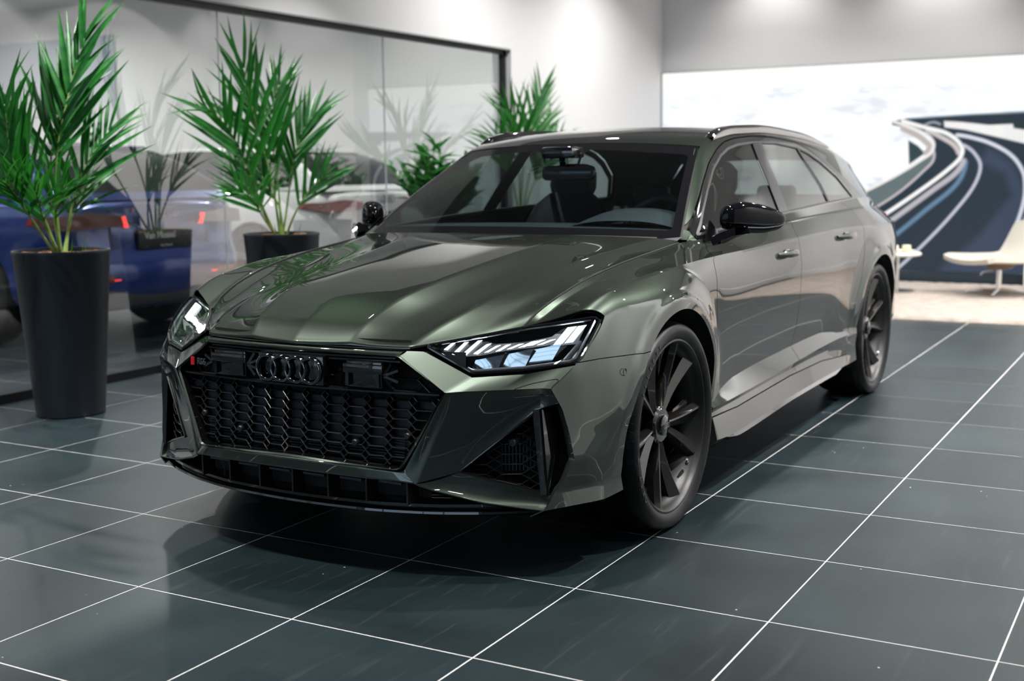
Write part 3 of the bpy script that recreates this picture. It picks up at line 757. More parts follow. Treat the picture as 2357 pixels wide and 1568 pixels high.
mb = MB(); mb.add(V, F); mb.mirror_y(); mb.build('inner_pillar_lining', M_dark, car)
# roof
XR = np.linspace(0, 1, 150); rr = []
ctr = [(-1.09,0,1.367),(-1.2,0,1.398),(-1.4,0,1.430),(-1.7,0,1.452),(-2.1,0,1.460),(-2.6,0,1.449),(-3.2,0,1.408),(-3.75,0,1.335)]
for s in np.linspace(0, 1, 13):
    x0 = -1.09 - .055 * s * s
    xs = x0 + (-3.75 - x0) * XR
    c = makima(np.array(ctr)[::-1, 0], np.array(ctr)[::-1, 2], xs + (.055 * s * s) * (1 - XR))
    u = rowat(U, np.minimum(xs, -1.145) if s == 1 else xs - .055 * (1 - s * s) * (1 - XR))
    e = s**2.6
    rr.append(np.column_stack([xs, u[:, 1] * s, c * (1 - e) + u[:, 2] * e]))
rr = np.array(rr)
Gm = np.concatenate([(rr * [1, -1, 1])[:0:-1], rr], 0)
V, F = gridmesh(Gm); V, F = thicken(V, F, .005, (-2, 0, 9)); mesh_obj('roof_panel', V, F, M_paint, car, sharp=50)
#NEXT#
# ---- front end
def Ep(z, dx=0.0):
    x = eX(z); return np.array([x + dx, side_y(x, z), z])
def ruled_k(a, b, ks): return np.stack([a + (b - a) * k for k in ks], 0)
def weld_build(mb, name, m, sharp=None, dist=.0006):
    bm = bmesh.new()
    vs = [bm.verts.new(v) for v in mb.v]
    for f in mb.f:
        try: bm.faces.new([vs[i] for i in f])
        except ValueError: pass
    bmesh.ops.remove_doubles(bm, verts=list(bm.verts), dist=dist)
    bmesh.ops.recalc_face_normals(bm, faces=list(bm.faces))
    bm.verts.index_update()
    V = [tuple(v.co) for v in bm.verts]; F = [[v.index for v in f.verts] for f in bm.faces]
    bm.free()
    return mesh_obj(name, V, F, m, car, sharp=sharp)
KS = [0, .12, .25, .4, .55, .7, .82, .9, .95, .98, 1]
KR = [0, .02, .05, .1, .2, .32, .45, .6, .75, .88, .96, 1]
cT = np.array((.868, .391, .694)); cW = np.array((.862, .548, .590)); CC = Ep(.593); HLBR = Ep(.656)
crease = polyline([cW, (.835, .59, .5925), (.70, .785, .5955), CC], 44)
botL = polyline([cT, cW], 22)
topc = polyline([(.846,.402,.706), (.818,.447,.703), (.789,.598,.629)], 22, par=[0, .3, 1])
topd = polyline([(.789,.598,.629), (.706,.738,.637), HLBR], 44, par=[0, .5, 1])
mb = MB()
mb.grid(ruled_k(topc, botL, KS)); 
gc = ruled_k(topd, crease, KS); mb.grid(gc)
GBc = np.array((.893, .412, .340)); BS = np.array((.889, .447, .304)); II = np.array((.817, .564, .339)); IT = np.array((.691, .771, .529)); IE = Ep(.548)
rec_b = polyline([GBc, BS, II, IT, IE], 44, par=[0, .09, .32, .88, 1])
g = ruled_k(crease, rec_b, KR)
for i, k in enumerate(KR): g[i, 2:40] -= np.array((.010, .004, 0)) * math.sin(math.pi * k)
rec_g = g; mb.grid(g)
# lower blade
IBo = np.array((.676, .805, .262)); FB = Ep(.222)
bl_t = polyline([II, (.744, .70, .297), IBo], 30); bl_b = polyline([BS, (.866, .49, .286), (.80, .636, .2475), FB], 30)
KB = [0, .03, .08, .2, .4, .6, .8, .9, .96, 1]
g = ruled_k(bl_t, bl_b, KB)
for i, k in enumerate(KB): g[i] += np.array((-.004, -.003, -.008)) * math.sin(math.pi * k)
mb.grid(g)
mb.grid(ruled_k(bl_b, bl_b + np.array((-.012, -.006, -.010)), [0, .5, 1]))
mb.grid(ruled_k(bl_b + np.array((-.012, -.006, -.010)), bl_b + np.array((-.09, -.04, -.006)), [0, 1]))
# outer fin of the air inlet
ez = np.linspace(.548, .222, 40); eo = np.array([Ep(z) for z in ez])
wfin = np.interp(ez, [.222, .262, .371, .53, .548], [.002, .010, .022, .018, .004])
ei = eo + np.column_stack([-.002 + 0 * ez, -wfin, 0 * ez])
eb = ei + np.array((-.10, -.015, 0))
mb.grid(ruled_k(eo, ei, [0, .15, .5, .85, 1])); mb.grid(ruled_k(ei, eb, [0, .1, 1]))
mb.mirror_y()
# strip above the grille
def xg(y, z): return .905 + .035 * (.70 - z) / .35 - .20 * y * y
st_t = np.array([(.890 - .255 * y * y, y, .706) for y in np.linspace(-.402, .402, 41)])
st_b = np.array([(xg(y, .70) - .006 * (y / .39)**2, y, .698 - .004 * (y / .391)**2) for y in np.linspace(-.391, .391, 41)])
g = ruled_k(st_t, st_b, np.linspace(0, 1, 7))
for i in range(7): g[i] += np.array((.5, 0, .6)) * .006 * math.sin(math.pi * i / 6)
mb.grid(g)
# bar under the grille
yy = np.linspace(-1, 1, 61)
def sym(c): 
    c = np.array(c, float); h = makima(c[:, 1] / c[-1, 1], c, np.abs(yy)); h[:, 1] *= np.sign(yy); return h
b0 = sym([(.915,0,.362),(.895,.25,.357),(.872,.37,.352),(.850,.405,.352)])
b1 = sym([(.946,0,.352),(.930,.25,.347),(.909,.37,.342),(.893,.412,.340)])
b2 = sym([(.942,0,.316),(.928,.25,.313),(.909,.38,.311),(.889,.447,.304)])
b3 = sym([(.89,0,.312),(.88,.25,.309),(.86,.38,.306),(.85,.42,.302)])
mb.grid(across([b0, b1, b2, b3], [5, 7, 5], creases=(1, 2)))
weld_build(mb, 'front_bumper', M_paint, sharp=None)
# washer flap outline and bonnet gap
def on_grid(G_, K_, k, u):
    n_ = G_.shape[1]; c = u * (n_ - 1); c0 = int(min(c, n_ - 2)); fc = c - c0
    rowk = np.array([[np.interp(k, K_, G_[:, q, a]) for a in range(3)] for q in (c0, c0 + 1)])
    return rowk[0] * (1 - fc) + rowk[1] * fc
wash = [on_grid(gc, KS, k, u) for k, u in ((.92, .645), (.78, .69), (.66, .77), (.60, .87), (.56, .945), (.62, .985), (.9, .988))]
wash += [on_grid(rec_g, KR, k, u) for k, u in ((.15, .985), (.42, .955), (.36, .88), (.25, .78), (.20, .69), (.16, .645), (.03, .638))]
for sgn in (1, -1):
    P = polyline([p * [1, sgn, 1] for p in wash + wash[:1]], 80, 'mak')
    mb = MB(); mb.tube(P + np.array((.0010, .0008 * sgn, .0004)), .0013, 5); mb.build('washer_flap_outline', M_satin, car)
for sgn in (1, -1):
    xs = np.linspace(.565, -.485, 70); sm = rowat(RW[0], xs); mb = MB()
    mb.tube(np.column_stack([xs, sgn * (sm[:, 1] - .0020), sm[:, 2] + .0018]), .0032, 6); mb.build('bonnet_gap_dark_line', M_dark, car)  # dark tube standing in for the shade in the bonnet gap
# gap under the bonnet and structure behind
mb = MB(); mb.grid(np.stack([st_t + [-.004, 0, .004], st_t + [-.10, 0, .0]], 0))
mb.grid(np.stack([st_t + [-.03, 0, .03], st_t + [-.03, 0, -.01]], 0))
for s_ in (1, -1):
    a = np.concatenate([topc[::7], topd[::9]]) * [1, s_, 1]
    mb.grid(np.stack([a, a + np.array((-.12, -.03 * s_, 0))], 0))
mb.build('front_crossmember', M_dark, car)

# ---- grille
hexo = [(.391,.694),(.548,.590),(.412,.340),(.385,.3465),(-.385,.3465),(-.412,.340),(-.548,.590),(-.391,.694)]
mb = MB()
ring = [(0,.698),(.2,.697),(.391,.694),(.548,.590),(.412,.350),(.395,.345),(.2,.35),(0,.353)]
ring = ring + [(-y, z) for y, z in ring[-2:0:-1]]
rp = np.array([(xg(y, z), y, z) for y, z in ring + ring[:1]]); rp = polyline(rp, 200)
rin = rp.copy(); cy = np.array((0, 0, .52))
off = (rp - cy) * [0, 1, 1]; off /= np.linalg.norm(off, axis=1)[:, None]
r1 = rp + np.array((.003, 0, 0)) - off * .003; r2 = rp - off * .009 - np.array((.002, 0, 0)); r3 = rp - off * .014 - np.array((.05, 0, 0))
mb.grid(np.stack([rp - np.array((.004, 0, 0)), r1, r2], 0)); 
frm = mb.build('grille_frame', M_paint, car, sharp=60)
mb = MB(); mb.grid(np.stack([r2, r3], 0)); mb.build('grille_inner_wall', M_gloss, car)
hexi = [(.375,.682),(.527,.589),(.394,.360),(.375,.356),(-.375,.356),(-.394,.360),(-.527,.589),(-.375,.682)]
def seg_clip(p, q, poly):
    n = 12; pts = [(p[0] + (q[0] - p[0]) * i / n, p[1] + (q[1] - p[1]) * i / n) for i in range(n + 1)]
    d = sdf_poly(np.array([a[0] for a in pts]), np.array([a[1] for a in pts]), poly) > 0
    k = [i for i in range(n + 1) if d[i]]
    return (pts[k[0]], pts[k[-1]]) if len(k) > 1 else None
def honeycomb(mb, poly, P, h, flat, z0, y0, zr, yr, fx, w, d, skip=None):
    for r in range(*zr):
        zb = z0 + r * h
        for c in range(*yr):
            yc = y0 + c * P
            hf = flat / 2; t = (P - flat) / 2
            for a, b in (((yc - hf, zb), (yc + hf, zb)), ((yc + hf, zb), (yc + hf + t, zb + h / 2)), ((yc + hf + t, zb + h / 2), (yc + hf, zb + h)),
                         ((yc - hf, zb), (yc - hf - t, zb + h / 2)), ((yc - hf - t, zb + h / 2), (yc - hf, zb + h))):
                s_ = seg_clip(a, b, poly)
                if not s_: continue
                m_ = ((s_[0][0] + s_[1][0]) / 2, (s_[0][1] + s_[1][1]) / 2)
                if skip and skip(*m_): continue
                A = np.array((fx(*s_[0]), *s_[0])); B = np.array((fx(*s_[1]), *s_[1]))
                if np.linalg.norm(B - A) < .004: continue
                # ridge-fronted bar
                dd = (B - A) / np.linalg.norm(B - A); nrm = np.array((1., 0, 0)); sd = np.cross(dd, nrm); sd /= np.linalg.norm(sd)
                e = dd * w * .35
                V = [A - e - sd * w / 2 - nrm * d, A - e - sd * w * .42, A - e + nrm * w * .35, A - e + sd * w * .42, A - e + sd * w / 2 - nrm * d]
                V += [p + (B - A) + 2 * e for p in V]
                mb.add(V, [(0, 1, 6, 5), (1, 2, 7, 6), (2, 3, 8, 7), (3, 4, 9, 8), (4, 3, 2, 1, 0), (5, 6, 7, 8, 9)])
lower = [(.375 + .152 * .62, .575), (.527, .589), (.394, .360), (.375, .356), (-.375, .356), (-.394, .360), (-.527, .589), (-.52, .575)]
lower = [(.522, .577), (.394, .360), (.375, .356), (-.375, .356), (-.394, .360), (-.522, .577)]
fxg = lambda y, z: xg(y, z) - .026
mb = MB(); honeycomb(mb, lower, .0775, .0292, .050, .350, 0.0, (0, 8), (-8, 9), fxg, .0042, .016)
upper = [(.375, .682), (.527, .589), (.519, .579), (-.519, .579), (-.527, .589), (-.375, .682)]
skipU = lambda y, z: abs(y) < .135 or .19 < abs(y) < .352
honeycomb(mb, upper, .115, .0365, .074, .583, .0575, (0, 3), (-5, 5), fxg, .0042, .016, skipU)
for z in (.579, .684, .674):
    yw = np.interp(z, [.579, .589, .684], [.518, .526, .372])
    P = [(fxg(y, z) + .004, y, z) for y in np.linspace(-yw, yw, 31)]
    for a, b in zip(P[:-1], P[1:]): mb.beam(a, b, .020, .0055, up=(0, 0, 1))
mb.build('grille_honeycomb', M_grid, car, sharp=30)
mb = MB()   # backing and radiator slats
V, F = gridmesh(np.array([[(xg(y, z) - .085, y, z) for y in np.linspace(-.56, .56, 12)] for z in np.linspace(.33, .70, 6)]))
mb.add(V, F); mb.build('grille_backing', M_dark, car)
M_rad = mat('radiator_fins', (.05, .065, .085), .4, metal=.6)
mb = MB()
for k in range(9):
    z = .366 + k * .009
    mb.beam((xg(0, z) - .075, -.40, z), (xg(0, z) - .075, .40, z), .012, .003)
mb.build('radiator', M_rad, car, smooth=False)
mb = MB()   # closed cells seen behind the upper mesh
for r in range(7):
    for c in range(-6, 7):
        y, z = c * .0775, .3646 + .0292 * r + .0
        if r < 2 or sdf_poly(np.array([y]), np.array([z]), lower)[0] < .03: continue
        x = xg(y, z) - .046
        hf, t, h = .022, .012, .0115
        poly = [(x, y - hf - t, z), (x, y - hf, z - h), (x, y + hf, z - h), (x, y + hf + t, z), (x, y + hf, z + h), (x, y - hf, z + h)]
        mb.prism(poly, (-.01, 0, 0))
mb.build('grille_blanking_cells', mat('blanking_plastic', (.012, .016, .026), .3), car, sharp=30)
def torus(mb, c, R_, r_, ax=(1, 0, 0), n=40, m=12, sq=(1, 1)):
    V = []; F = []
    for i in range(n):
        a = 2 * math.pi * i / n
        for j in range(m):
            b = 2 * math.pi * j / m
            V.append((c[0] + r_ * sq[0] * math.sin(b), c[1] + (R_ + r_ * math.cos(b)) * math.cos(a), c[2] + (R_ + r_ * math.cos(b)) * math.sin(a)))
    for i in range(n):
        for j in range(m):
            F.append((i * m + j, i * m + (j + 1) % m, ((i + 1) % n) * m + (j + 1) % m, ((i + 1) % n) * m + j))
    mb.add(V, F)
M_ring = mat('black_chrome', (.10, .11, .12), .10, metal=1.0, coat=.5)
badge = empty('ring_badge', parent=car)
for k in range(4):
    mb = MB(); y = (k - 1.5) * .0585
    torus(mb, (xg(0, .634) + .012, y, .634), .0395, .0062, sq=(1.3, 1))
    mb.build('ring', M_ring, badge)
mb = MB(); mb.box((xg(0, .634) - .012, 0, .634), (.03, .262, .095), bev=.006); mb.build('badge_mount', M_gloss, badge)
for s_ in (1, -1):
    mb = MB()
    x = xg(.27, .63)
    mb.box((x - .018, s_ * .272, .632), (.03, .135, .085), bev=.006)
    mb.box((x - .001, s_ * .272, .650), (.014, .150, .030), bev=.004)
    for q in (-1, 1): mb.beam((x, s_ * .272 + q * .058, .595), (x, s_ * .272 + q * .058, .638), .012, .012)
    for q in (-1, 1):
        p0 = np.array((x - .004, s_ * .272 + q * .075, .632))
        for dz, dy in ((.036, .02), (-.036, .02), (.018, .045), (-.018, .045)):
            mb.beam(p0, p0 + np.array((-.012, q * dy, dz)), .005, .008)
    mb.build('radar_cover', M_gloss, car)
# parking sensors in the lower mesh
for yy_, zz_ in ((.235, .415), (.415, .447), (-.235, .415), (-.415, .447)):
    mb = MB(); mb.lathe([(.0, .018), (.008, .018), (.0105, .015), (.0115, 0), (.0115, -.03)], 20, (xg(yy_, zz_) - .036, yy_, zz_), 'x'); mb.build('parking_sensor', M_satin, car)
# letters
def text_mesh(name, s, size, m, parent=None, ext=.001, M=None, spacing=1.0, bold=0.0, align='CENTER'):
    c = bpy.data.curves.new(name, 'FONT'); c.body = s; c.size = size; c.extrude = ext; c.align_x = align; c.align_y = 'CENTER'
    c.space_character = spacing; c.offset = bold; c.resolution_u = 3
    o = bpy.data.objects.new(name, c); COL.objects.link(o)
    dg = bpy.context.evaluated_depsgraph_get()
    me = bpy.data.meshes.new_from_object(o.evaluated_get(dg))
    bpy.data.objects.remove(o)
    if M is not None: me.transform(M)
    me.materials.clear(); me.materials.append(m)
    o2 = bpy.data.objects.new(name, me); COL.objects.link(o2)
    if parent is not None: o2.parent = parent
    return o2
def frameM(o, ex, ez):
    """text plane: local X along ex, local Y along ez"""
    ex = Vector(ex).normalized(); ez = Vector(ez).normalized(); n = ex.cross(ez)
    return Matrix(((ex.x, ez.x, n.x, o[0]), (ex.y, ez.y, n.y, o[1]), (ex.z, ez.z, n.z, o[2]), (0, 0, 0, 1)))
M_red = mat('badge_red', (.75, .02, .03), .3, emis=None)
rsb = empty('model_badge', parent=car); M_hlgrey_ = mat('badge_silver', (.30, .31, .33), .2, metal=.9)
xb = xg(.43, .62)
# seen from the front, the badge sits at the car's right end of the grille
tx = (.17, 1, 0)
mb = MB(); mb.prism([(xb, -.462, .611), (xb, -.448, .611), (xb + .002, -.444, .638), (xb + .002, -.458, .638)], (.004, 0, 0)); mb.build('badge_block', M_red, rsb)
text_mesh('badge_letters', 'RS6', .030, M_hlgrey_, rsb, .002, frameM((xb + .006, -.410, .6245), tx, (0, 0, 1)), bold=.0006)

# ---- lower air slot and splitter
mb = MB()
ys = np.linspace(-.46, .46, 41)
mb.grid(np.array([[(xg(y, .3) - .09, y, z) for y in ys] for z in (.22, .33)]))
mb.build('lower_slot_backing', M_dark, car)
for y in np.arange(-.42, .43, .14):
    mb = MB(); mb.box((xg(y, .3) - .05, y, .272), (.06, .006, .075)); mb.build('lower_slot_rib', M_satin, car, smooth=False)
for y in np.arange(-.35, .36, .14):
    mb = MB(); mb.box((xg(y, .3) - .055, y, .296), (.03, .085, .007)); mb.build('lower_slot_slat', M_rad, car, smooth=False)
sy = np.linspace(-1, 1, 81); 
def splx(y): return ip(np.abs(y), [0,.25,.45,.6,.72,.785], [.915,.902,.862,.806,.742,.690])
ysp = .785 * sy; xsp = makima(np.array([-.8,-.72,-.6,-.45,-.25,0,.25,.45,.6,.72,.8]), np.array([.68,.742,.806,.862,.902,.915,.902,.862,.806,.742,.68]), ysp)
zsp = .012 * (np.abs(ysp) / .785)**2
def srow(dx, z): return np.column_stack([xsp + dx, ysp, z + zsp * (1 if z > .215 else .8)])
mb = MB(); mb.grid(across([srow(-.12,.243), srow(-.02,.237), srow(-.004,.231), srow(-.004,.222), srow(-.030,.218), srow(-.026,.212), srow(.004,.210), srow(.006,.203), srow(-.06,.199)], [3, 3, 3, 2, 2, 3, 3, 3], creases=(2, 3, 4, 5, 6, 7)))
mb.build('front_splitter', M_gloss, car, sharp=50)

# ---- side air inlets
e1 = IT - II; e2 = IBo - II; nI = np.cross(e2, e1); nI /= np.linalg.norm(nI)
if nI[0] < 0: nI = -nI
def fxi(y, z): return II[0] - (nI[1] * (y - II[1]) + nI[2] * (z - II[2])) / nI[0] - .020
strut_t = np.array((.690, .768, .527)); strut_b = np.array((.690, .794, .268))
inl = [(II[1] + .006, II[2] - .002), (IT[1] - .002, IT[2] + .0), (strut_b[1], strut_b[2] - .004)]
for s_ in (1, -1):
    mb = MB(); honeycomb(mb, inl, .094, .0315, .052, .262, .60, (0, 10), (-1, 4), fxi, .0042, .014)
    if s_ < 0: mb.v = [(x, -y, z) for x, y, z in mb.v]; mb.f = [f[::-1] for f in mb.f]
    mb.build('inlet_honeycomb', M_grid, car, sharp=30)
    mb = MB()   # cooler behind
    for k in range(14):
        y = .655 + k * .0095
        mb.beam((fxi(y, .39) - .035, y * s_, .33), (fxi(y, .39) - .035, y * s_, .44), .0035, .01, up=(1, 0, 0))
    mb.build('inlet_cooler', M_rad, car, smooth=False)
    mb = MB()
    def Y(p): return np.array(p) * [1, s_, 1]
    # strut between mesh and outer plate
    dv = np.array((.004, .012, 0))
    pts = [strut_t - dv + [.012, 0, 0], strut_t + dv + [.006, 0, .004], strut_b + dv * .5 + [.006, 0, 0], strut_b - dv + [.014, 0, 0]]
    mb.prism([Y(p) for p in pts], Y((-.07, 0.0, 0)))
    mb.build('inlet_strut', M_gloss, car)
    mb = MB()   # glossy plate turned outwards
    a = [strut_t + dv + [-.01, .0, .002], strut_b + dv * .5 + [-.012, 0, .0], strut_b + [-.05, .012, .006], strut_t + [-.085, .040, -.04]]
    mb.prism([Y(p) for p in a], Y((-.004, -.004, 0)))
    mb.build('inlet_plate', M_gloss, car)
    mb = MB()   # dark duct
    mb.grid(np.array([[Y((fxi(y, z) - .11, y, z)) for y in np.linspace(.50, .90, 5)] for z in (.21, .56)]))
    mb.grid(np.stack([bl_t * [1, s_, 1], (bl_t + [-.14, -.05, .0]) * [1, s_, 1]], 0))
    mb.grid(np.stack([rec_b[10:] * [1, s_, 1], (rec_b[10:] + [-.14, -.05, 0]) * [1, s_, 1]], 0))
    mb.build('inlet_duct', M_dark, car)
    mb = MB(); P = polyline([II + [.002, 0, .001], (.746, .70, .299), IBo + [.002, -.002, .003]], 30)
    mb.tube(P * [1, s_, 1], .004, 8)
    mb.tube(polyline([II + [.001, .002, .002], IT + [.001, -.003, -.004]], 20) * [1, s_, 1], .003, 8)
    mb.build('inlet_trim', M_gloss, car)
    mb = MB(); mb.lathe([(.0, .014), (.010, .014), (.0125, .011), (.013, -.02)], 20, (fxi(.700, .425) - .002, .700 * s_, .425), 'x'); mb.build('parking_sensor', M_satin, car)

for sgn in (1, -1):
    mb = MB(); xq, zq = .425, .617; yq = side_y(xq, zq)
    mb.tube([(xq + .0115 * math.cos(a), sgn * (yq + .004), zq + .0115 * math.sin(a)) for a in np.linspace(0, 2 * math.pi, 20, endpoint=False)], .0011, 5, closed=True); mb.build('parking_sensor_ring', M_satin, car)
# ---- headlamps
HT = [(.812,.449,.720),(.70,.545,.737),(.575,.650,.757),(.50,.765,.775),(.436,.870,.791)]
HB = [(.812,.449,.720),(.781,.597,.642),(.70,.735,.650),(.585,.857,.664)]
NL = np.array((.76, .60, .25))
def cur(c, s):
    P = np.array(c); t = np.r_[0, np.cumsum(np.linalg.norm(np.diff(P, axis=0), axis=1))]; t /= t[-1]
    return np.array([np.interp(s, t, P[:, k]) for k in range(3)])
def LP(s, t, off=0.0):
    a, b = cur(HB, s), cur(HT, s)
    return a + (b - a) * t + NL * (.012 * math.sin(math.pi * min(max(t, 0), 1)) * min(1, 4 * s) + off)
M_lens = glass_mat('lamp_lens', (.92, .95, .97), f0=.05)
M_hlin = mat('lamp_bezel', (.05, .055, .06), .25, metal=.7)
M_hlgrey = mat('lamp_reflector', (.45, .48, .52), .14, metal=.9)
M_drl = mat('daylight_strip', (1, 1, 1), .4, emis=(.93, .97, 1.0), emis_s=7.0)
bars = [((.13,.48),(.162,.914)),((.19,.309),(.239,.876)),((.249,.383),(.319,.881)),((.319,.487),(.381,.745)),((.383,.521),(.443,.658)),((.452,.514),(.504,.64)),((.519,.529),(.58,.618)),((.588,.535),(.656,.64)),((.635,.553),(.7,.645)),((.695,.542),(.762,.62)),((.806,.492),(.848,.863)),((.871,.495),(.906,.858))]
M_drl.cycles.emission_sampling = 'NONE'
ss = np.linspace(0, 1, 60); ts = np.linspace(0, 1, 17)
for s_ in (1, -1):
    Y = lambda p: np.array(p) * [1, s_, 1]
    hl = empty('headlamp', parent=car)
    g = np.array([[Y(LP(s, t, .001)) for t in ts] for s in ss])
    V, F = gridmesh(g); pr_ = np.array([(s, t) for s in ss for t in ts])
    rc = [(0,0),(.93,0),(.985,.03),(1,.15),(1,.80),(.985,.93),(.95,1),(0,1)]
    V2, F2_ = clip(V, F, sdf_poly(pr_[:, 0] * 1.0, pr_[:, 1], rc) + .004)
    mesh_obj('lens', V2, F2_, M_lens, hl)
    # black surround
    mb = MB()
    edge = [LP(s, 0, .0) for s in np.linspace(0.02, .94, 40)] + [LP(.985, .03), LP(.999, .12)] + [LP(1, t) for t in np.linspace(.2, .8, 8)] + [LP(.99, .9), LP(.96, .985)] + [LP(s, 1, 0.0) for s in np.linspace(.93, .02, 40)]
    E_ = np.array([Y(p) for p in edge]); cen = E_.mean(0)
    mb.tube(E_, .0055, 8, closed=True)
    mb.build('surround', M_gloss, hl)
    gh = np.array([[Y(LP(s, t, -.098 * min(1, 5 * s))) for t in ts] for s in ss])
    mb = MB(); mb.grid(gh)
    mb.grid(np.stack([[Y(LP(s, 0, -.001)) for s in ss], [Y(LP(s, 0, -.098 * min(1, 5 * s))) for s in ss]], 0))
    mb.grid(np.stack([[Y(LP(s, 1, -.001)) for s in ss], [Y(LP(s, 1, -.098 * min(1, 5 * s))) for s in ss]], 0))
    mb.grid(np.stack([[Y(LP(1, t, -.001)) for t in ts], [Y(LP(1, t, -.098)) for t in ts]], 0))
    mb.build('housing', M_hlin, hl)
    def quad(mb, P, off, d):
        pts = [Y(LP(s, t, off)) for s, t in P]
        mb.prism(pts, Y(-NL * d))
    # grey carrier of the strips
    mb = MB()
    cs_ = np.linspace(.10, .93, 24)
    lo = ip(cs_, [.10,.19,.32,.45,.6,.77,.80,.93], [.42,.27,.44,.49,.50,.50,.46,.44]); hi = ip(cs_, [.10,.22,.32,.42,.5,.6,.77,.80,.93], [.80,.95,.92,.72,.68,.66,.70,.92,.92])
    mb.grid(np.stack([[Y(LP(s, a, -.026)) for s, a in zip(cs_, lo)], [Y(LP(s, b, -.026)) for s, b in zip(cs_, hi)]], 0))
    mb.build('strip_carrier', M_hlin, hl)
    for i, (a, b) in enumerate(bars):
        w = .0115 if i < 10 else .021
        w = [.012, .013, .014, .014, .013, .014, .015, .018, .018, .018, .026, .024][i]
        mb = MB(); quad(mb, [(a[0] - w, a[1]), (a[0] + w, a[1]), (b[0] + w, b[1]), (b[0] - w, b[1])], -.018, .006)
        mb.build('daylight_bar', M_drl, hl)
    # lower reflector: three cells turned to the front
    for q in range(3):
        bowl = []
        for v_ in np.linspace(0, 1, 7):
            r_ = []
            for u_ in np.linspace(0, 1, 7):
                s0 = .338 + (.825 - .338) * (q + u_) / 3; tb = .05; tt_ = .375 + .11 * (q + u_) / 3
                r_.append(Y(LP(s0, tb + (tt_ - tb) * v_, -.088 + .030 * u_ + (.030, .048, .052)[q] * v_)))
            bowl.append(r_)
        mb = MB(); mb.grid(np.array(bowl)); mb.build('reflector_cell', M_chrome, hl)
    for s0, s1 in ((.50, .505), (.663, .668)):
        mb = MB(); mb.beam(Y(LP(s0, .06, -.070)), Y(LP(s1, .44, -.018)), .003, .012, up=Y(NL)); mb.build('reflector_rib', M_hlin, hl)
    mb = MB(); mb.beam(Y(LP(.905, .05, -.02)), Y(LP(.95, .46, -.02)), .010, .014); mb.build('side_marker', M_hlgrey, hl)
    mb = MB(); mb.tube([Y(LP(s, .055, -.006)) for s in np.linspace(.30, .93, 20)] + [Y(LP(.965, t, -.006)) for t in np.linspace(.1, .92, 12)], .0045, 8)
    mb.tube([Y(LP(s, .96, -.008)) for s in np.linspace(.15, .94, 24)], .004, 8)
    mb.build('light_guide', M_hlgrey, hl)
#NEXT#
# ---- wheels
M_rim = mat('anthracite_rim', (.022, .021, .020), .22, metal=.6, coat=.8, coat_rough=.05)
M_barrel = mat('rim_barrel_black', (.010, .010, .010), .42, metal=.3)
M_disc = mat('brake_disc', (.10, .10, .105), .35, metal=.9)
M_steel = mat('bright_steel', (.6, .62, .65), .2, metal=1)
def _tread(m):
    tc = nd(m, 'ShaderNodeTexCoord'); sp = nd(m, 'ShaderNodeSeparateXYZ'); ln(m, tc.outputs['Object'], sp.inputs[0])
    at = nd(m, 'ShaderNodeMath', operation='ARCTAN2'); ln(m, sp.outputs['Z'], at.inputs[0]); ln(m, sp.outputs['X'], at.inputs[1])
    ml = nd(m, 'ShaderNodeMath', operation='MULTIPLY'); ml.inputs[1].default_value = 78 / (2 * math.pi); ln(m, at.outputs[0], ml.inputs[0])
    ad = nd(m, 'ShaderNodeMath', operation='MULTIPLY_ADD'); ad.inputs[1].default_value = 9.0; ln(m, sp.outputs['Y'], ad.inputs[0]); ln(m, ml.outputs[0], ad.inputs[2])
    fr = nd(m, 'ShaderNodeMath', operation='FRACT'); ln(m, ad.outputs[0], fr.inputs[0])
    gt = nd(m, 'ShaderNodeMath', operation='LESS_THAN'); gt.inputs[1].default_value = .10; ln(m, fr.outputs[0], gt.inputs[0])
    x2 = nd(m, 'ShaderNodeVectorMath', operation='MULTIPLY'); x2.inputs[1].default_value = (1, 0, 1); ln(m, tc.outputs['Object'], x2.inputs[0])
    le = nd(m, 'ShaderNodeVectorMath', operation='LENGTH'); ln(m, x2.outputs[0], le.inputs[0])
    g2 = nd(m, 'ShaderNodeMath', operation='GREATER_THAN'); g2.inputs[1].default_value = .349; ln(m, le.outputs['Value'], g2.inputs[0])
    mu = nd(m, 'ShaderNodeMath', operation='MULTIPLY'); ln(m, gt.outputs[0], mu.inputs[0]); ln(m, g2.outputs[0], mu.inputs[1])
    bp = nd(m, 'ShaderNodeBump'); bp.inputs['Strength'].default_value = 1; bp.inputs['Distance'].default_value = .006; bp.invert = True
    ln(m, mu.outputs[0], bp.inputs['Height']); ln(m, bp.outputs[0], bsdf(m).inputs['Normal'])
    nz = nd(m, 'ShaderNodeTexNoise'); nz.inputs['Scale'].default_value = 14; nz.inputs['Detail'].default_value = 5; ln(m, tc.outputs['Object'], nz.inputs['Vector'])
    cr = nd(m, 'ShaderNodeValToRGB'); cr.color_ramp.elements[0].position = .5; cr.color_ramp.elements[1].position = .72
    cr.color_ramp.elements[0].color = (.0035, .004, .0045, 1); cr.color_ramp.elements[1].color = (.016, .019, .023, 1)
    ln(m, nz.outputs['Fac'], cr.inputs[0])
    mx = nd(m, 'ShaderNodeMix', data_type='RGBA'); ln(m, mu.outputs[0], mx.inputs[0]); ln(m, cr.outputs[0], mx.inputs[6]); mx.inputs[7].default_value = (.002, .002, .002, 1)
    ln(m, mx.outputs[2], bsdf(m).inputs['Base Color'])
M_tyre = mat('tyre_rubber_tread', (.012, .012, .013), .42, spec=.2); _tread(M_tyre)
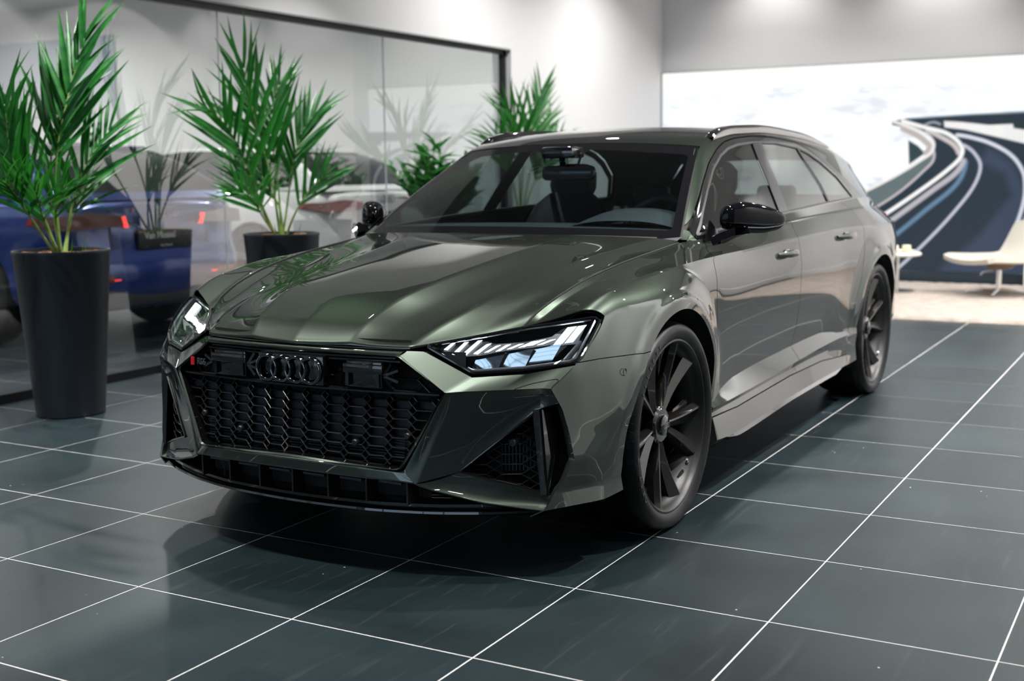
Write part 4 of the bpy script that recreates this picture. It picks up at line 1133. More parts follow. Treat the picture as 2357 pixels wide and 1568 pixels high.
def M_perf_():
    m = mat('perforated_insert', (.16, .15, .14), .35, metal=.5)
    tc = nd(m, 'ShaderNodeTexCoord'); vo = nd(m, 'ShaderNodeTexVoronoi'); vo.inputs['Scale'].default_value = 130; vo.inputs['Randomness'].default_value = .15
    cr = nd(m, 'ShaderNodeValToRGB'); cr.color_ramp.elements[0].position = .28; cr.color_ramp.elements[1].position = .36
    cr.color_ramp.elements[0].color = (.005, .005, .005, 1); cr.color_ramp.elements[1].color = (.12, .115, .105, 1)
    ln(m, tc.outputs['Object'], vo.inputs['Vector']); ln(m, vo.outputs['Distance'], cr.inputs[0]); ln(m, cr.outputs[0], bsdf(m).inputs['Base Color'])
    return m
M_perf = M_perf_()
M_letter = mat('tyre_letter_rubber', (.030, .030, .032), .5)
def make_wheel(hx, sgn, phase):
    w = empty('wheel', (hx, 0, .362), parent=car)
    Yv = lambda p: (p[0], sgn * p[1], p[2])
    def put(mb, name, m, sharp=35, par=w):
        mb.v = [Yv(p) for p in mb.v]
        if sgn < 0: mb.f = [f[::-1] for f in mb.f]
        return mb.build(name, m, par, sharp=sharp)
    # tyre: r, y
    prof = [(.296,.915),(.304,.932),(.315,.940),(.330,.946),(.344,.944),(.353,.937),(.3595,.925),(.3625,.912)]
    g_ = lambda y: [(.3645, y), (.357, y - .001), (.357, y - .010), (.3645, y - .011)]
    prof += [(.364,.905)] + g_(.890) + g_(.845) + g_(.795) + g_(.745) + [(.364,.705),(.3625,.698),(.3595,.685),(.353,.673),(.344,.666),(.330,.664),(.304,.674),(.296,.69)]
    mb = MB(); mb.lathe(prof, 160, axis='y')
    # flatten the contact patch
    mb.v = [(x, y, max(z, -.3618)) for x, y, z in mb.v]
    ty = put(mb, 'tyre', M_tyre, 30)
    mb = MB(); mb.lathe([(.300,.918),(.3045,.926),(.3035,.932),(.298,.9335),(.293,.929),(.288,.912),(.281,.895),(.272,.885),(.268,.80),(.272,.70),(.297,.69)], 120, axis='y')
    put(mb, 'rim_barrel', M_barrel, 40)
    mb = MB(); mb.lathe([(0,.80),(.215,.80),(.218,.795),(.218,.775),(.215,.77),(0,.77)], 80, axis='y'); put(mb, 'brake_disc', M_disc)
    mb = MB(); mb.lathe([(0,.84),(.085,.84),(.09,.83),(.09,.80)], 48, axis='y'); put(mb, 'disc_bell', M_satin)
    mb = MB(); mb.lathe([(0, .62), (.262, .62), (.262, .60)], 48, axis='y'); put(mb, 'backing_plate', M_dark)
    mb = MB()
    for a in np.linspace(150, 215, 7)[:-1]:
        a = math.radians(a)
        Mx = Matrix.Translation((-.195 * math.cos(a), .80, .195 * math.sin(a))) @ Matrix.Rotation(a, 4, 'Y')
        mb.box((0, 0, 0), (.075, .085, .05), bev=.01, M=Mx)
    put(mb, 'brake_caliper', M_satin)
    # spokes: pos(angle from -x towards +z)
    def pos(r, ang, y): return np.array((-r * math.cos(ang), y, r * math.sin(ang)))
    for k in range(5):
        c = math.radians(phase + 72 * k)
        for q in (-1, 1):
            secs = []
            for u in np.linspace(0, 1, 9):
                r = .045 + (.2895 - .045) * u
                ang = c + q * math.radians(6 + 8.6 * u**.8)
                wd = .029 + .038 * u**1.4
                yf = .882 + .034 * u**1.5
                dep = .055 - .015 * u
                # asymmetric folded blade: sharp ridge near the outer-V side
                tdir = np.array((math.sin(ang), 0, math.cos(ang)))
                P = pos(r, ang, yf)
                rid = P + tdir * q * wd * .22
                a_ = P + tdir * q * wd * .5 - np.array((0, dep * .45, 0)); b_ = P - tdir * q * wd * .5 - np.array((0, dep * .22 + .012 * u, 0))
                a2 = a_ - np.array((0, dep * .6, 0)); b2 = b_ - np.array((0, dep * .6, 0))
                secs.append([rid + tdir * q * .003 - np.array((0, .0015, 0)), a_, a2, b2, b_, rid - tdir * q * .003])
            mb = MB(); mb.grid(np.array([s_ + [s_[0]] for s_ in secs]))
            mb.add(secs[-1], [tuple(range(6))])
            put(mb, 'spoke', M_rim, 25)
        # perforated insert beside one arm of each pair
        mb = MB(); pts = []
        a0 = c + math.radians(14.6); a1 = c + math.radians(23.5)
        pts = [pos(.115, c + math.radians(12.2), .868), pos(.283, a0 + .02, .895), pos(.283, a1, .872), pos(.21, c + math.radians(19), .858)]
        mb.prism(pts, (0, -.012, 0)); put(mb, 'spoke_insert', M_perf)
        mb = MB(); ca = c + math.radians(36)
        p = pos(.056, ca, .876); mb.lathe([(0, .012), (.008, .012), (.0095, .008), (.0095, -.03)], 12, (p[0], p[1], p[2]), 'y'); put(mb, 'wheel_bolt', M_satin)
    mb = MB(); mb.lathe([(0,.892),(.058,.889),(.066,.880),(.068,.84)], 40, axis='y'); put(mb, 'hub', M_rim)
    cap = empty('centre_cap', parent=w)
    mb = MB(); mb.lathe([(0,.905),(.030,.904),(.036,.900),(.0375,.89)], 36, axis='y'); put(mb, 'cap_disc', M_gloss, par=cap)
    mb = MB()
    for i in range(4):
        cx = (i - 1.5) * .0115
        for j in range(20):
            a, b = 2 * math.pi * j / 20, 2 * math.pi * (j + 1) / 20
            mb.beam((cx + .0078 * math.cos(a), .9055, .0078 * math.sin(a)), (cx + .0078 * math.cos(b), .9055, .0078 * math.sin(b)), .0018, .0018)
    put(mb, 'cap_rings', M_steel, par=cap)
    # raised lettering on the side wall
    L_ = []
    for word, a0 in (('PIRELLI', 118), ('P ZERO', 188)):
        for i, ch in enumerate(word):
            if ch == ' ': continue
            a = math.radians(a0 + i * 5.6); p = pos(.3335, a, .9462)
            rd = Vector((-math.cos(a), 0, math.sin(a))); tg = Vector((math.sin(a), 0, math.cos(a)))
            ex = -tg if sgn > 0 else tg
            pw = Vector((p[0], sgn * p[1], p[2]))
            Mx = Matrix(((ex.x, rd.x, 0, pw.x), (ex.y, rd.y, sgn, pw.y), (ex.z, rd.z, 0, pw.z), (0, 0, 0, 1)))
            L_.append(text_mesh('letter', ch, .024, M_letter, w, .0006, Mx, bold=.0008))
    V_ = []; F_ = []
    for o in L_:
        b = len(V_); V_ += [tuple(v.co) for v in o.data.vertices]; F_ += [tuple(i + b for i in p_.vertices) for p_ in o.data.polygons]
        bpy.data.objects.remove(o)
    tag(mesh_obj('tyre_lettering', V_, F_, M_letter, w, smooth=False), kind='stuff')
    va = math.radians(-43)
    p = pos(.262, va, .905); d = np.array((math.cos(va), .35, -math.sin(va))); d /= np.linalg.norm(d)
    mb = MB(); mb.tube([p, p + d * .022], .006, 10); mb.tube([p + d * .022, p + d * .036], .0045, 10); put(mb, 'tyre_valve', M_steel)
    return w
make_wheel(0, 1, -14); make_wheel(0, -1, 20); make_wheel(-2.929, 1, 8); make_wheel(-2.929, -1, 40)

# ---- black blade under the sills
for sgn in (1, -1):
    xs = np.linspace(-.50, -2.20, 40); lo_ = rowat(RW[9], xs); 
    k_ = np.clip(np.minimum((-.50 - xs) / .10, (xs + 2.20) / .15), 0, 1)
    a_ = np.column_stack([xs, sgn * (lo_[:, 1] - .001), lo_[:, 2] - .001]); b_ = np.column_stack([xs, sgn * (lo_[:, 1] + .010 * k_), lo_[:, 2] - .012 * k_ - .002]); c_ = np.column_stack([xs, sgn * (lo_[:, 1] - .03), lo_[:, 2] - .035 * k_ - .004])
    mb = MB(); mb.grid(np.stack([a_, b_, c_], 0)); mb.build('sill_blade', M_gloss, car, sharp=30)
# ---- door mirrors
for sgn in (1, -1):
    mr = empty('door_mirror', parent=car)
    A0 = np.array((-.705, .838, 1.046)); A1 = np.array((-.915, 1.034, 1.046))
    us = np.linspace(0, 1, 26)
    zt = makima([0,.03,.12,.30,.55,.8,.95,1], [1.060,1.085,1.104,1.1165,1.108,1.088,1.066,1.050], us)
    zb = makima([0,.03,.15,.4,.6,.85,.96,1], [1.035,1.015,1.002,.992,.990,1.000,1.018,1.036], us)
    dp = makima([0,.04,.15,.4,.7,.93,1], [.006,.035,.062,.078,.066,.036,.006], us)
    ax = (A1 - A0) / np.linalg.norm(A1 - A0); fwd = np.array((ax[1], -ax[0], 0)); fwd = fwd if fwd[0] > 0 else -fwd
    secs = []
    for u, a, b, d in zip(us, zt, zb, dp):
        c = A0 + (A1 - A0) * u; c = np.array((c[0], c[1], (a + b) / 2)); s_ = []
        for k in range(28):
            th = 2 * math.pi * k / 28; cs_, sn = math.cos(th), math.sin(th)
            ff = np.sign(cs_) * abs(cs_)**.8; zz = np.sign(sn) * abs(sn)**.8
            s_.append((c + fwd * ff * (d * .5 if cs_ > 0 else d * .9) + np.array((0, 0, zz * (a - b) / 2))) * [1, sgn, 1])
        secs.append(s_ + [s_[0]])
    mb = MB(); mb.grid(np.array(secs)); mb.build('mirror_cap', M_mirr, mr)
    mb = MB()
    def front(u, k, o=.0012):
        i = np.interp(u, us, zt); j = np.interp(u, us, zb); d = np.interp(u, us, dp); c = A0 + (A1 - A0) * u
        z = j + (i - j) * k; h = (2 * k - 1); ff = max(0, 1 - abs(h)**2.5)**.4
        return (np.array((c[0], c[1], z)) + fwd * (d * .5 * ff + o)) * [1, sgn, 1]
    mb.tube([front(u, .30 + .02 * u) for u in np.linspace(.06, .95, 30)], .0016, 6)
    mb.build('mirror_seam', M_ring, mr)
    mb = MB(); mb.tube([front(u, .17 + .05 * u) for u in np.linspace(.30, .97, 30)], .0022, 6); mb.build('indicator_strip', M_hlgrey, mr)
    mb = MB()
    ft = [(-.60,.845,.968),(-.72,.86,.968),(-.75,.905,1.0),(-.70,.93,.998),(-.635,.90,1.002)]
    arm = [[(-.585,.852,.952),(-.70,.862,.957),(-.70,.850,.985),(-.585,.838,.980)], [(-.61,.880,.975),(-.71,.90,.978),(-.715,.885,1.004),(-.62,.870,1.002)], [(-.645,.92,.990),(-.73,.95,.993),(-.735,.94,1.02),(-.655,.915,1.02)]]
    mb.grid(np.array([[np.array(p) * [1, sgn, 1] for p in a + a[:1]] for a in arm])); mb.build('mirror_arm', M_mirr, mr)
    mb = MB()   # black corner cover on the door
    mb.prism([np.array(p) * [1, sgn, 1] for p in ((-.605,.812,.975),(-.74,.812,.995),(-.70,.792,1.045))], (0, .006 * sgn, 0)); mb.build('mirror_foot', M_mirr, mr)
# ---- door handles
for sgn, fd, rd in ((1, fdoor[0], rdoor[0]), (-1, fdoor[1], rdoor[1])):
    for xa, xb_, z, par, yb in ((-1.235, -1.475, .876, fdoor[0 if sgn > 0 else 1], side_y(-1.35, .876)), (-2.19, -2.49, .903, rdoor[0 if sgn > 0 else 1], side_y(-2.33, .90))):
        us = np.linspace(0, 1, 22); secs = []
        for u in us:
            x = xa + (xb_ - xa) * u; o = .040 * (1 - abs(2 * u - 1)**3.2) - .006
            s_ = []
            for k in range(12):
                th = 2 * math.pi * k / 12
                s_.append((x, sgn * (yb + o + .008 * math.cos(th)), z + .0155 * (1 - .5 * abs(2 * u - 1)**4) * math.sin(th)))
            secs.append(s_ + [s_[0]])
        mb = MB(); mb.grid(np.array(secs)); hd = mb.build('door_handle', M_paint, par)
        mb = MB(); g = []
        for v_ in np.linspace(-1, 1, 9):
            g.append([((xa + xb_) / 2 + u * .062, sgn * (yb + .0035 * (1 - u * u) * (1 - v_ * v_) + .001), z - .012 + .030 * v_ * math.sqrt(max(0, 1 - u * u * .96))) for u in np.linspace(-1, 1, 17)])
        mb.grid(np.array(g)); mb.build('handle_recess', M_gloss, hd)
# ---- roof rails
for sgn in (1, -1):
    xs = np.linspace(-1.27, -3.25, 70); u = rowat(U, xs)
    hgt = makima([-3.3,-3.25,-3.1,-2.8,-2.2,-1.7,-1.42,-1.32,-1.27,-1.2], [0,.0,.010,.020,.024,.026,.027,.020,.001,0], xs)
    o_ = lambda dy, dz: np.column_stack([xs, sgn * (u[:, 1] + dy), u[:, 2] + dz])
    mb = MB(); mb.grid(across([o_(.020, -.012), o_(.024, hgt * .45 - .002), o_(.014, hgt), o_(-.012, hgt), o_(-.024, hgt * .4 - .004), o_(-.026, -.006)], [3, 3, 3, 3, 3], creases=(2, 3)))
    mb.build('roof_rail', M_rail if 'M_rail' in globals() else M_gloss, car, sharp=50)
# ---- tail
sideR = np.array([r[-1] for r in rows])
tl = []
for p in sideR:
    tl.append([(p[0] - .07 * (1 - t * t), p[1] * t, p[2]) for t in np.linspace(-1, 1, 21)])
mb = MB(); mb.grid(np.array(tl)); mb.build('rear_bumper', M_paint, car, sharp=60)
hg = []
for k in np.linspace(0, 1, 8):
    a = np.array((-3.75, .52, 1.295)) * (1 - k) + np.array((-4.05, .60, 1.03)) * k
    hg.append([(a[0] - .07 * k * (1 - t * t), a[1] * t, a[2] + .04 * (1 - k) * (1 - t * t)) for t in np.linspace(-1, 1, 21)])
hg = np.array(hg)
V, F = gridmesh(hg); par2 = np.array([(t, k) for k in np.linspace(0, 1, 8) for t in np.linspace(-1, 1, 21)])
fi = sdf_poly(par2[:, 0], par2[:, 1], [(-.85, .12), (.85, .12), (.9, .85), (-.9, .85)])
v, f = clip(V, F, fi); mesh_obj('rear_window', v, f, M_glass, car)
v, f = clip(V, F, -fi); mesh_obj('tailgate', v, f, M_paint, car)
# D pillar side closing between greenhouse end and tail
for sgn in (1, -1):
    dp_ = []
    for k in np.linspace(0, 1, 10):
        top = np.array((-3.75, .52, 1.295)) * (1 - k) + np.array((-4.05, .60, 1.03)) * k
        xx = -3.75 - .30 * k
        b = rowat(RW[0], np.array([xx]))[0]
        dp_.append([top * (1 - t) + b * t for t in np.linspace(0, 1, 5)])
    mb = MB(); mb.grid(np.array(dp_) * [1, sgn, 1]); mb.build('rear_pillar', M_paint, car)
    mb = MB(); mb.prism([np.array(p) * [1, sgn, 1] for p in ((-3.9,.735,.86),(-4.06,.66,.86),(-4.06,.64,.95),(-3.92,.74,.96))], (-.012, .012 * sgn, 0)); mb.build('tail_lamp', mat('tail_red', (.4, .01, .01), .1, coat=1), car)
mb = MB(); mb.add([(.82,-.55,.2),(.70,-.76,.2),(.5,-.86,.2),(-4.0,-.70,.22),(-4.0,.70,.22),(.5,.86,.2),(.70,.76,.2),(.82,.55,.2)], [tuple(range(8))]); mb.build('underbody', M_dark, car)

# ---- cabin
M_leather = mat('dark_leather', (.018, .019, .021), .5); M_dash = mat('dashboard_plastic', (.030, .033, .036), .55)
M_head = mat('headliner', (.03, .03, .03), .9)
mb = MB(); dsh = []
for x, z in ((-.40,.955),(-.55,.985),(-.75,1.005),(-.95,1.005),(-1.05,.985),(-1.10,.93),(-1.06,.80),(-1.0,.62)):
    dsh.append([(x - .0 * abs(t), .74 * t, z + .012 * (1 - t * t)) for t in np.linspace(-1, 1, 25)])
mb.grid(np.array(dsh)); mb.build('dashboard', M_dash, car)
mb = MB(); hb = []
for u in np.linspace(0, 1, 10):
    x = -.72 - .42 * u; hgt = .085 * math.sin(math.pi * min(1, .15 + .75 * u))
    hb.append([(x, .40 + .27 * t, 1.0 + hgt * (1 - abs(t)**2.6)) for t in np.linspace(-1, 1, 19)])
mb.grid(np.array(hb)); mb.build('instrument_hood', M_dash, car)
sw = empty('steering_wheel', parent=car)
Mw = Matrix.Translation((-1.20, .37, .965)) @ Matrix.Rotation(math.radians(-24), 4, 'Y')
mb = MB(); torus(mb, (0, 0, 0), .172, .0155, n=48); mb.v = [tuple(Mw @ Vector(v)) for v in mb.v]; mb.build('wheel_rim', mat('steering_leather', (.05, .055, .06), .45), sw)
mb = MB(); mb.box((0, 0, 0), (.05, .16, .13), bev=.02)
for a in (0, math.pi, -math.pi / 2): mb.beam((0, 0, 0), (0, .165 * math.cos(a), .165 * math.sin(a)), .035, .02, up=(1, 0, 0))
mb.v = [tuple(Mw @ Vector(v)) for v in mb.v]; mb.build('wheel_boss', M_dash, sw)
def seat(x, y):
    s_ = empty('front_seat', parent=car)
    def slab(name, pts, wid, th):
        mb = MB(); secs = []
        for (px, pz, w_, t_) in pts:
            sec = []
            for k in range(20):
                th_ = 2 * math.pi * k / 20
                c_, n_ = math.cos(th_), math.sin(th_)
                sec.append((px + t_ * np.sign(n_) * abs(n_)**.6 * th[0], y + w_ * np.sign(c_) * abs(c_)**.6, pz + t_ * np.sign(n_) * abs(n_)**.6 * th[1]))
            secs.append(sec + [sec[0]])
        mb.grid(np.array(secs)); mb.add(secs[0][:-1], [tuple(range(20))]); mb.add(secs[-1][:-1], [tuple(range(20))])
        mb.build(name, M_leather, s_)
    slab('seat_back', [(x, .55, .24, .07), (x - .08, .75, .26, .075), (x - .15, .95, .25, .07), (x - .19, 1.06, .20, .06), (x - .21, 1.12, .13, .05)], 1, (1, .3))
    slab('headrest', [(x - .20, 1.10, .10, .045), (x - .215, 1.16, .125, .055), (x - .235, 1.24, .12, .05), (x - .245, 1.27, .09, .035)], 1, (1, .3))
    slab('seat_cushion', [(x + .02, .52, .25, .08), (x + .25, .54, .26, .085), (x + .45, .55, .24, .06)], 1, (.1, 1))
seat(-1.62, .38); seat(-1.62, -.38)
mb = MB()
mb.grid(np.array([[(x, y, z) for y in np.linspace(-.62, .62, 9)] for x, z in ((-2.15,.50),(-2.2,.56),(-2.62,.54),(-2.70,.70),(-2.80,.95),(-2.86,1.03),(-2.92,1.02),(-2.95,.8))])); 
for y in (-.38, 0, .38): mb.box((-2.87, y, 1.085), (.09, .22, .13), bev=.03)
mb.build('rear_bench', M_leather, car)
mb = MB(); mb.box((-1.9, 0, .28), (3.2, 1.6, .04)); mb.build('cabin_floor', M_dark, car)
mb = MB(); mb.box((-3.4, 0, .90), (1.0, 1.3, .03)); mb.build('load_cover', M_head, car)
V, F = gridmesh(rr); V = V * [1, .97, 1] - [.0, 0, .03]; mb = MB(); mb.add(V, F); mb.mirror_y(); mb.build('headliner', M_head, car)
mb = MB()
Mi = Matrix.Translation((-1.00, .02, 1.235)) @ Matrix.Rotation(math.radians(8), 4, 'Z')
mb.box((0, 0, 0), (.045, .25, .065), bev=.02, M=Mi); mb.beam((-1.0, 0, 1.26), (-.985, 0, 1.33), .03, .03); mb.box((-.985, 0, 1.325), (.13, .16, .05), bev=.015)
mb.build('interior_mirror', M_gloss, car)
# wipers
for y0, y1 in ((.12, .66), (-.50, .10)):
    mb = MB(); a = wbase(y0); b = wbase(y1)
    mb.tube([a + [.015, 0, .004], (a + b) / 2 + [.02, 0, .008], b + [.015, 0, .006]], .006, 6); mb.build('wiper', M_satin, car)
# ------------------------------------------------------------------ potted plants
M_pot = mat('charcoal_planter', (.009, .013, .019), .42); bump(M_pot, 300, .06, .001)
M_bark = mat('bark_chips', (.16, .065, .03), .9); noise_color(M_bark, (.05, .025, .015), (.34, .14, .06), 60, 4); bump(M_bark, 70, 1.0, .01)
def leaf_mat(name, a, b):
    m = mat(name, a, .38, spec=.5); noise_color(m, a, b, 9, 3, .3, .7)
    bsdf(m).inputs['Transmission Weight'].default_value = 0
    bump(m, 1.0, .25, .002, vec_scale=(2, 160, 1))
    # light through the blade
    nt = m.node_tree; out = nt.nodes['Material Output']; tl = nd(m, 'ShaderNodeBsdfTranslucent'); tl.inputs[0].default_value = (b[0] * 1.6, b[1] * 1.5, b[2], 1); mx = nd(m, 'ShaderNodeMixShader'); mx.inputs[0].default_value = .22
    ln(m, bsdf(m).outputs[0], mx.inputs[1]); ln(m, tl.outputs[0], mx.inputs[2]); ln(m, mx.outputs[0], out.inputs['Surface'])
    return m
M_leaf = leaf_mat('palm_leaf', (.006, .068, .016), (.018, .165, .020)); M_leaf2 = leaf_mat('bush_leaf', (.010, .070, .022), (.022, .14, .035))
M_stem = mat('palm_stem', (.16, .30, .07), .5); noise_color(M_stem, (.09, .20, .04), (.26, .40, .10), 14)
def leaf_mesh(name, L, w, fold, droop, m, n=6):
    V = []; F = []
    for i in range(n + 1):
        t = i / n; ww = w * (math.sin(math.pi * min(1, t * .85 + .15))**.6) * (1 - t**4) + .0008
        z = -droop * t * t * L
        V += [(t * L, -ww / 2, z + fold * ww), (t * L, 0, z), (t * L, ww / 2, z + fold * ww)]
    for i in range(n):
        a = i * 3
        F += [(a, a + 3, a + 4, a + 1), (a + 1, a + 4, a + 5, a + 2)]
    me = bpy.data.meshes.new(name); me.from_pydata(V, [], F); me.update(); me.materials.append(m)
    me.polygons.foreach_set('use_smooth', [True] * len(F)); return me
LEAFLETS = [leaf_mesh('leaflet', 1.0, .075, .30, d, M_leaf) for d in (.03, .10, .20)]
F1 = [[(-0.499, -2.7, 0.875), (-0.485, -2.688, 1.262), (-0.552, -2.665, 1.594), (-0.714, -2.635, 2.023), (-0.784, -2.6, 2.227)], [(-0.493, -2.7, 0.875), (-0.475, -2.715, 1.195), (-0.528, -2.742, 1.441), (-0.704, -2.778, 1.763), (-0.826, -2.82, 1.932)], [(-0.457, -2.7, 0.877), (-0.361, -2.694, 1.109), (-0.237, -2.682, 1.306), (-0.19, -2.668, 1.602), (-0.183, -2.65, 1.809)], [(-0.555, -2.7, 0.871), (-0.614, -2.681, 1.193), (-0.624, -2.647, 1.26), (-0.76, -2.603, 1.464), (-0.887, -2.55, 1.614)], [(-0.438, -2.7, 0.878), (-0.282, -2.652, 1.046), (-0.097, -2.564, 1.201), (0.128, -2.45, 1.294)], [(-0.499, -2.7, 0.875), (-0.42, -2.633, 1.019), (-0.358, -2.509, 1.153), (-0.323, -2.35, 1.26)], [(-0.465, -2.7, 0.877), (-0.364, -2.642, 0.999), (-0.246, -2.537, 1.113), (-0.095, -2.4, 1.262)], [(-0.527, -2.7, 0.873), (-0.615, -2.738, 1.033), (-0.759, -2.809, 1.167), (-0.893, -2.9, 1.284)], [(-0.471, -2.7, 0.876), (-0.348, -2.748, 1.219), (-0.302, -2.836, 1.417), (-0.302, -2.95, 1.595)]]
F2 = [[(-2.246, -2.72, 0.865), (-2.205, -2.714, 1.166), (-2.015, -2.702, 1.69), (-1.905, -2.688, 2.01), (-1.824, -2.67, 2.13)], [(-2.267, -2.72, 0.863), (-2.278, -2.732, 1.165), (-2.264, -2.755, 1.552), (-2.4, -2.785, 1.834), (-2.568, -2.82, 1.986)], [(-2.182, -2.72, 0.868), (-2.037, -2.705, 1.142), (-1.875, -2.678, 1.396), (-1.612, -2.642, 1.603), (-1.34, -2.6, 1.617)], [(-2.297, -2.72, 0.862), (-2.354, -2.707, 1.135), (-2.415, -2.685, 1.401), (-2.583, -2.655, 1.628), (-2.728, -2.62, 1.726)], [(-2.212, -2.72, 0.866), (-2.066, -2.662, 0.951), (-1.826, -2.557, 1.093), (-1.49, -2.42, 1.172)], [(-2.195, -2.72, 0.867), (-2.166, -2.768, 1.001), (-2.128, -2.856, 1.168), (-2.061, -2.97, 1.321)], [(-2.366, -2.72, 0.859), (-2.368, -2.672, 0.995), (-2.446, -2.584, 1.161), (-2.559, -2.47, 1.306)], [(-2.288, -2.72, 0.862), (-2.325, -2.778, 1.052), (-2.327, -2.883, 1.193), (-2.414, -3.02, 1.45)]]
F3 = [[(-5.432, -2.72, 0.774), (-5.504, -2.71, 1.298), (-5.72, -2.693, 1.789), (-5.903, -2.67, 2.174)], [(-5.394, -2.72, 0.776), (-5.427, -2.71, 1.298), (-5.292, -2.693, 1.701), (-4.965, -2.67, 1.883)], [(-5.471, -2.72, 0.772), (-5.733, -2.749, 1.298), (-6.04, -2.802, 1.533), (-6.432, -2.87, 1.862)], [(-5.394, -2.72, 0.776), (-5.258, -2.682, 1.152), (-4.924, -2.611, 1.44), (-4.599, -2.52, 1.605)], [(-5.471, -2.72, 0.772), (-5.646, -2.682, 1.146), (-5.887, -2.611, 1.45), (-6.009, -2.52, 1.633)]]
def orient(o, p, d, up, s):
    d = Vector(d).normalized(); up = Vector(up); y = up.cross(d)
    if y.length < 1e-4: y = Vector((0, 1, 0)).cross(d)
    y.normalize(); z = d.cross(y)
    o.matrix_local = Matrix(((d.x * s, y.x * s, z.x * s, p[0]), (d.y * s, y.y * s, z.y * s, p[1]), (d.z * s, y.z * s, z.z * s, p[2]), (0, 0, 0, 1)))
CAMF = np.array((-.861, -.490, -.137)); CAMR = np.array((-.494, .870, -.012))
def pot(parent, c, h=.868, rt=.246, rb=.176):
    mb = MB(); mb.lathe([(rb - .01, 0), (rb, .006), (rt - .004, h - .02), (rt, h - .008), (rt - .002, h), (rt - .012, h), (rt - .016, h - .01), (rt - .02, h - .06), (0, h - .062)], 72, (c[0], c[1], 0)); mb.build('planter', M_pot, parent, sharp=40)
    mb = MB(); r = np.random.RandomState(5); g = []
    for i in range(9):
        rr_ = (rt - .02) * i / 8
        g.append([(c[0] + rr_ * math.cos(a), c[1] + rr_ * math.sin(a), h - .030 + r.rand() * .022) for a in np.linspace(0, 2 * math.pi, 30, endpoint=False)])
    g = [q + q[:1] for q in g]; mb.grid(np.array(g)); tag(mb.build('bark_mulch', M_bark, parent), kind='stuff')
def palm(fronds, c, label, seed, h=.868, rt=.246, rb=.176, scale=1.0):
    rnd = random.Random(seed)
    t = empty('potted_palm', (0, 0, 0)); tag(t, label, 'potted plant', 'potted palms by the glass wall')
    pot(t, c, h, rt, rb)
    for fr in fronds:
        P = [np.array(p) for p in fr]; P[0] = np.array((c[0] + (P[0][0] - c[0]) * .5, c[1] + (P[0][1] - c[1]) * .5, h - .03))
        Q = polyline(P, 40, 'nat'); L = np.sum(np.linalg.norm(np.diff(Q, axis=0), axis=1))
        mb = MB(); mb.tube(Q[:32], np.linspace(.0085, .0022, 32), 7); st = mb.build('frond', M_stem, t)
        n = int(6 + 4 * min(1.2, L))
        for i in range(n):
            u = .38 + .42 * (i / (n - 1))**.9; k = u * 39; a = int(min(k, 38)); p = Q[a] + (Q[a + 1] - Q[a]) * (k - a)
            tg = Q[min(a + 1, 39)] - Q[max(a - 1, 0)]; tg /= np.linalg.norm(tg)
            sd = np.cross(tg, CAMF); sd /= np.linalg.norm(sd)
            for s_ in (-1, 1):
                w = (u - .38) / .42
                an = math.radians(rnd.uniform(24, 46) * (1 - .5 * w)); dz = rnd.uniform(-.35, .35)
                d = tg * math.cos(an) + sd * s_ * math.sin(an) + CAMF * dz * .6 + np.array((0, 0, .12))
                ll = scale * rnd.uniform(.85, 1.1) * (.50 - .20 * w) * min(1.1, .5 + .5 * L)
                o = bpy.data.objects.new('leaflet', LEAFLETS[rnd.randrange(3)]); COL.objects.link(o); o.parent = st
                orient(o, p, d, -CAMF + np.array((rnd.uniform(-.6, .6), rnd.uniform(-.6, .6), .5)), ll)
    # stubs of cut leaves in the mulch
    for k in range(3):
        a = rnd.uniform(0, 6.28); o = bpy.data.objects.new('leaf_stub', LEAFLETS[0]); COL.objects.link(o); o.parent = t
        orient(o, (c[0] + .11 * math.cos(a), c[1] + .11 * math.sin(a), h - .03), (math.cos(a) * .4, math.sin(a) * .4, 1), (math.cos(a), math.sin(a), 0), .11)
palm(F1, (-.50, -2.70), 'tall palm in a charcoal planter nearest the front, left of the green car', 11)
palm(F2, (-2.28, -2.72), 'palm in a charcoal planter behind the green car bonnet', 12)
palm(F3, (-5.50, -2.72), 'small palm rising behind the roof of the green car beside the glass end', 13)
# leafy bush
bush = empty('potted_bush', (0, 0, 0)); tag(bush, 'dense dark green leafy bush in a planter beside the windscreen', 'potted plant')
pot(bush, (-4.12, -2.72)); rnd = random.Random(4)
LB = [leaf_mesh('bush_leaf', 1.0, .34, .25, d, M_leaf2, 4) for d in (.05, .2)]
for k in range(46):
    a = rnd.uniform(0, 2 * math.pi); sp = rnd.uniform(.04, .38); top = rnd.uniform(1.15, 1.54)
    tip = np.array((-4.12 + sp * math.cos(a), -2.72 + sp * math.sin(a), top - sp * .35))
    Q = polyline([(-4.12 + .05 * math.cos(a), -2.72 + .05 * math.sin(a), .84), (-4.12 + .6 * sp * math.cos(a), -2.72 + .6 * sp * math.sin(a), .5 * (.84 + tip[2])), tip], 13, 'nat')
    mb = MB(); mb.tube(Q, np.linspace(.007, .003, 13), 6); st = mb.build('stem', M_stem, bush)
    for i in range(9):
        p = Q[3 + i]; b = a + (i % 2 - .5) * 2.4 + rnd.uniform(-.5, .5); o = bpy.data.objects.new('leaf', LB[i % 2]); COL.objects.link(o); o.parent = st
        orient(o, p, (math.cos(b), math.sin(b), rnd.uniform(.3, 1.1)), (0, 0, 1), rnd.uniform(.13, .20))
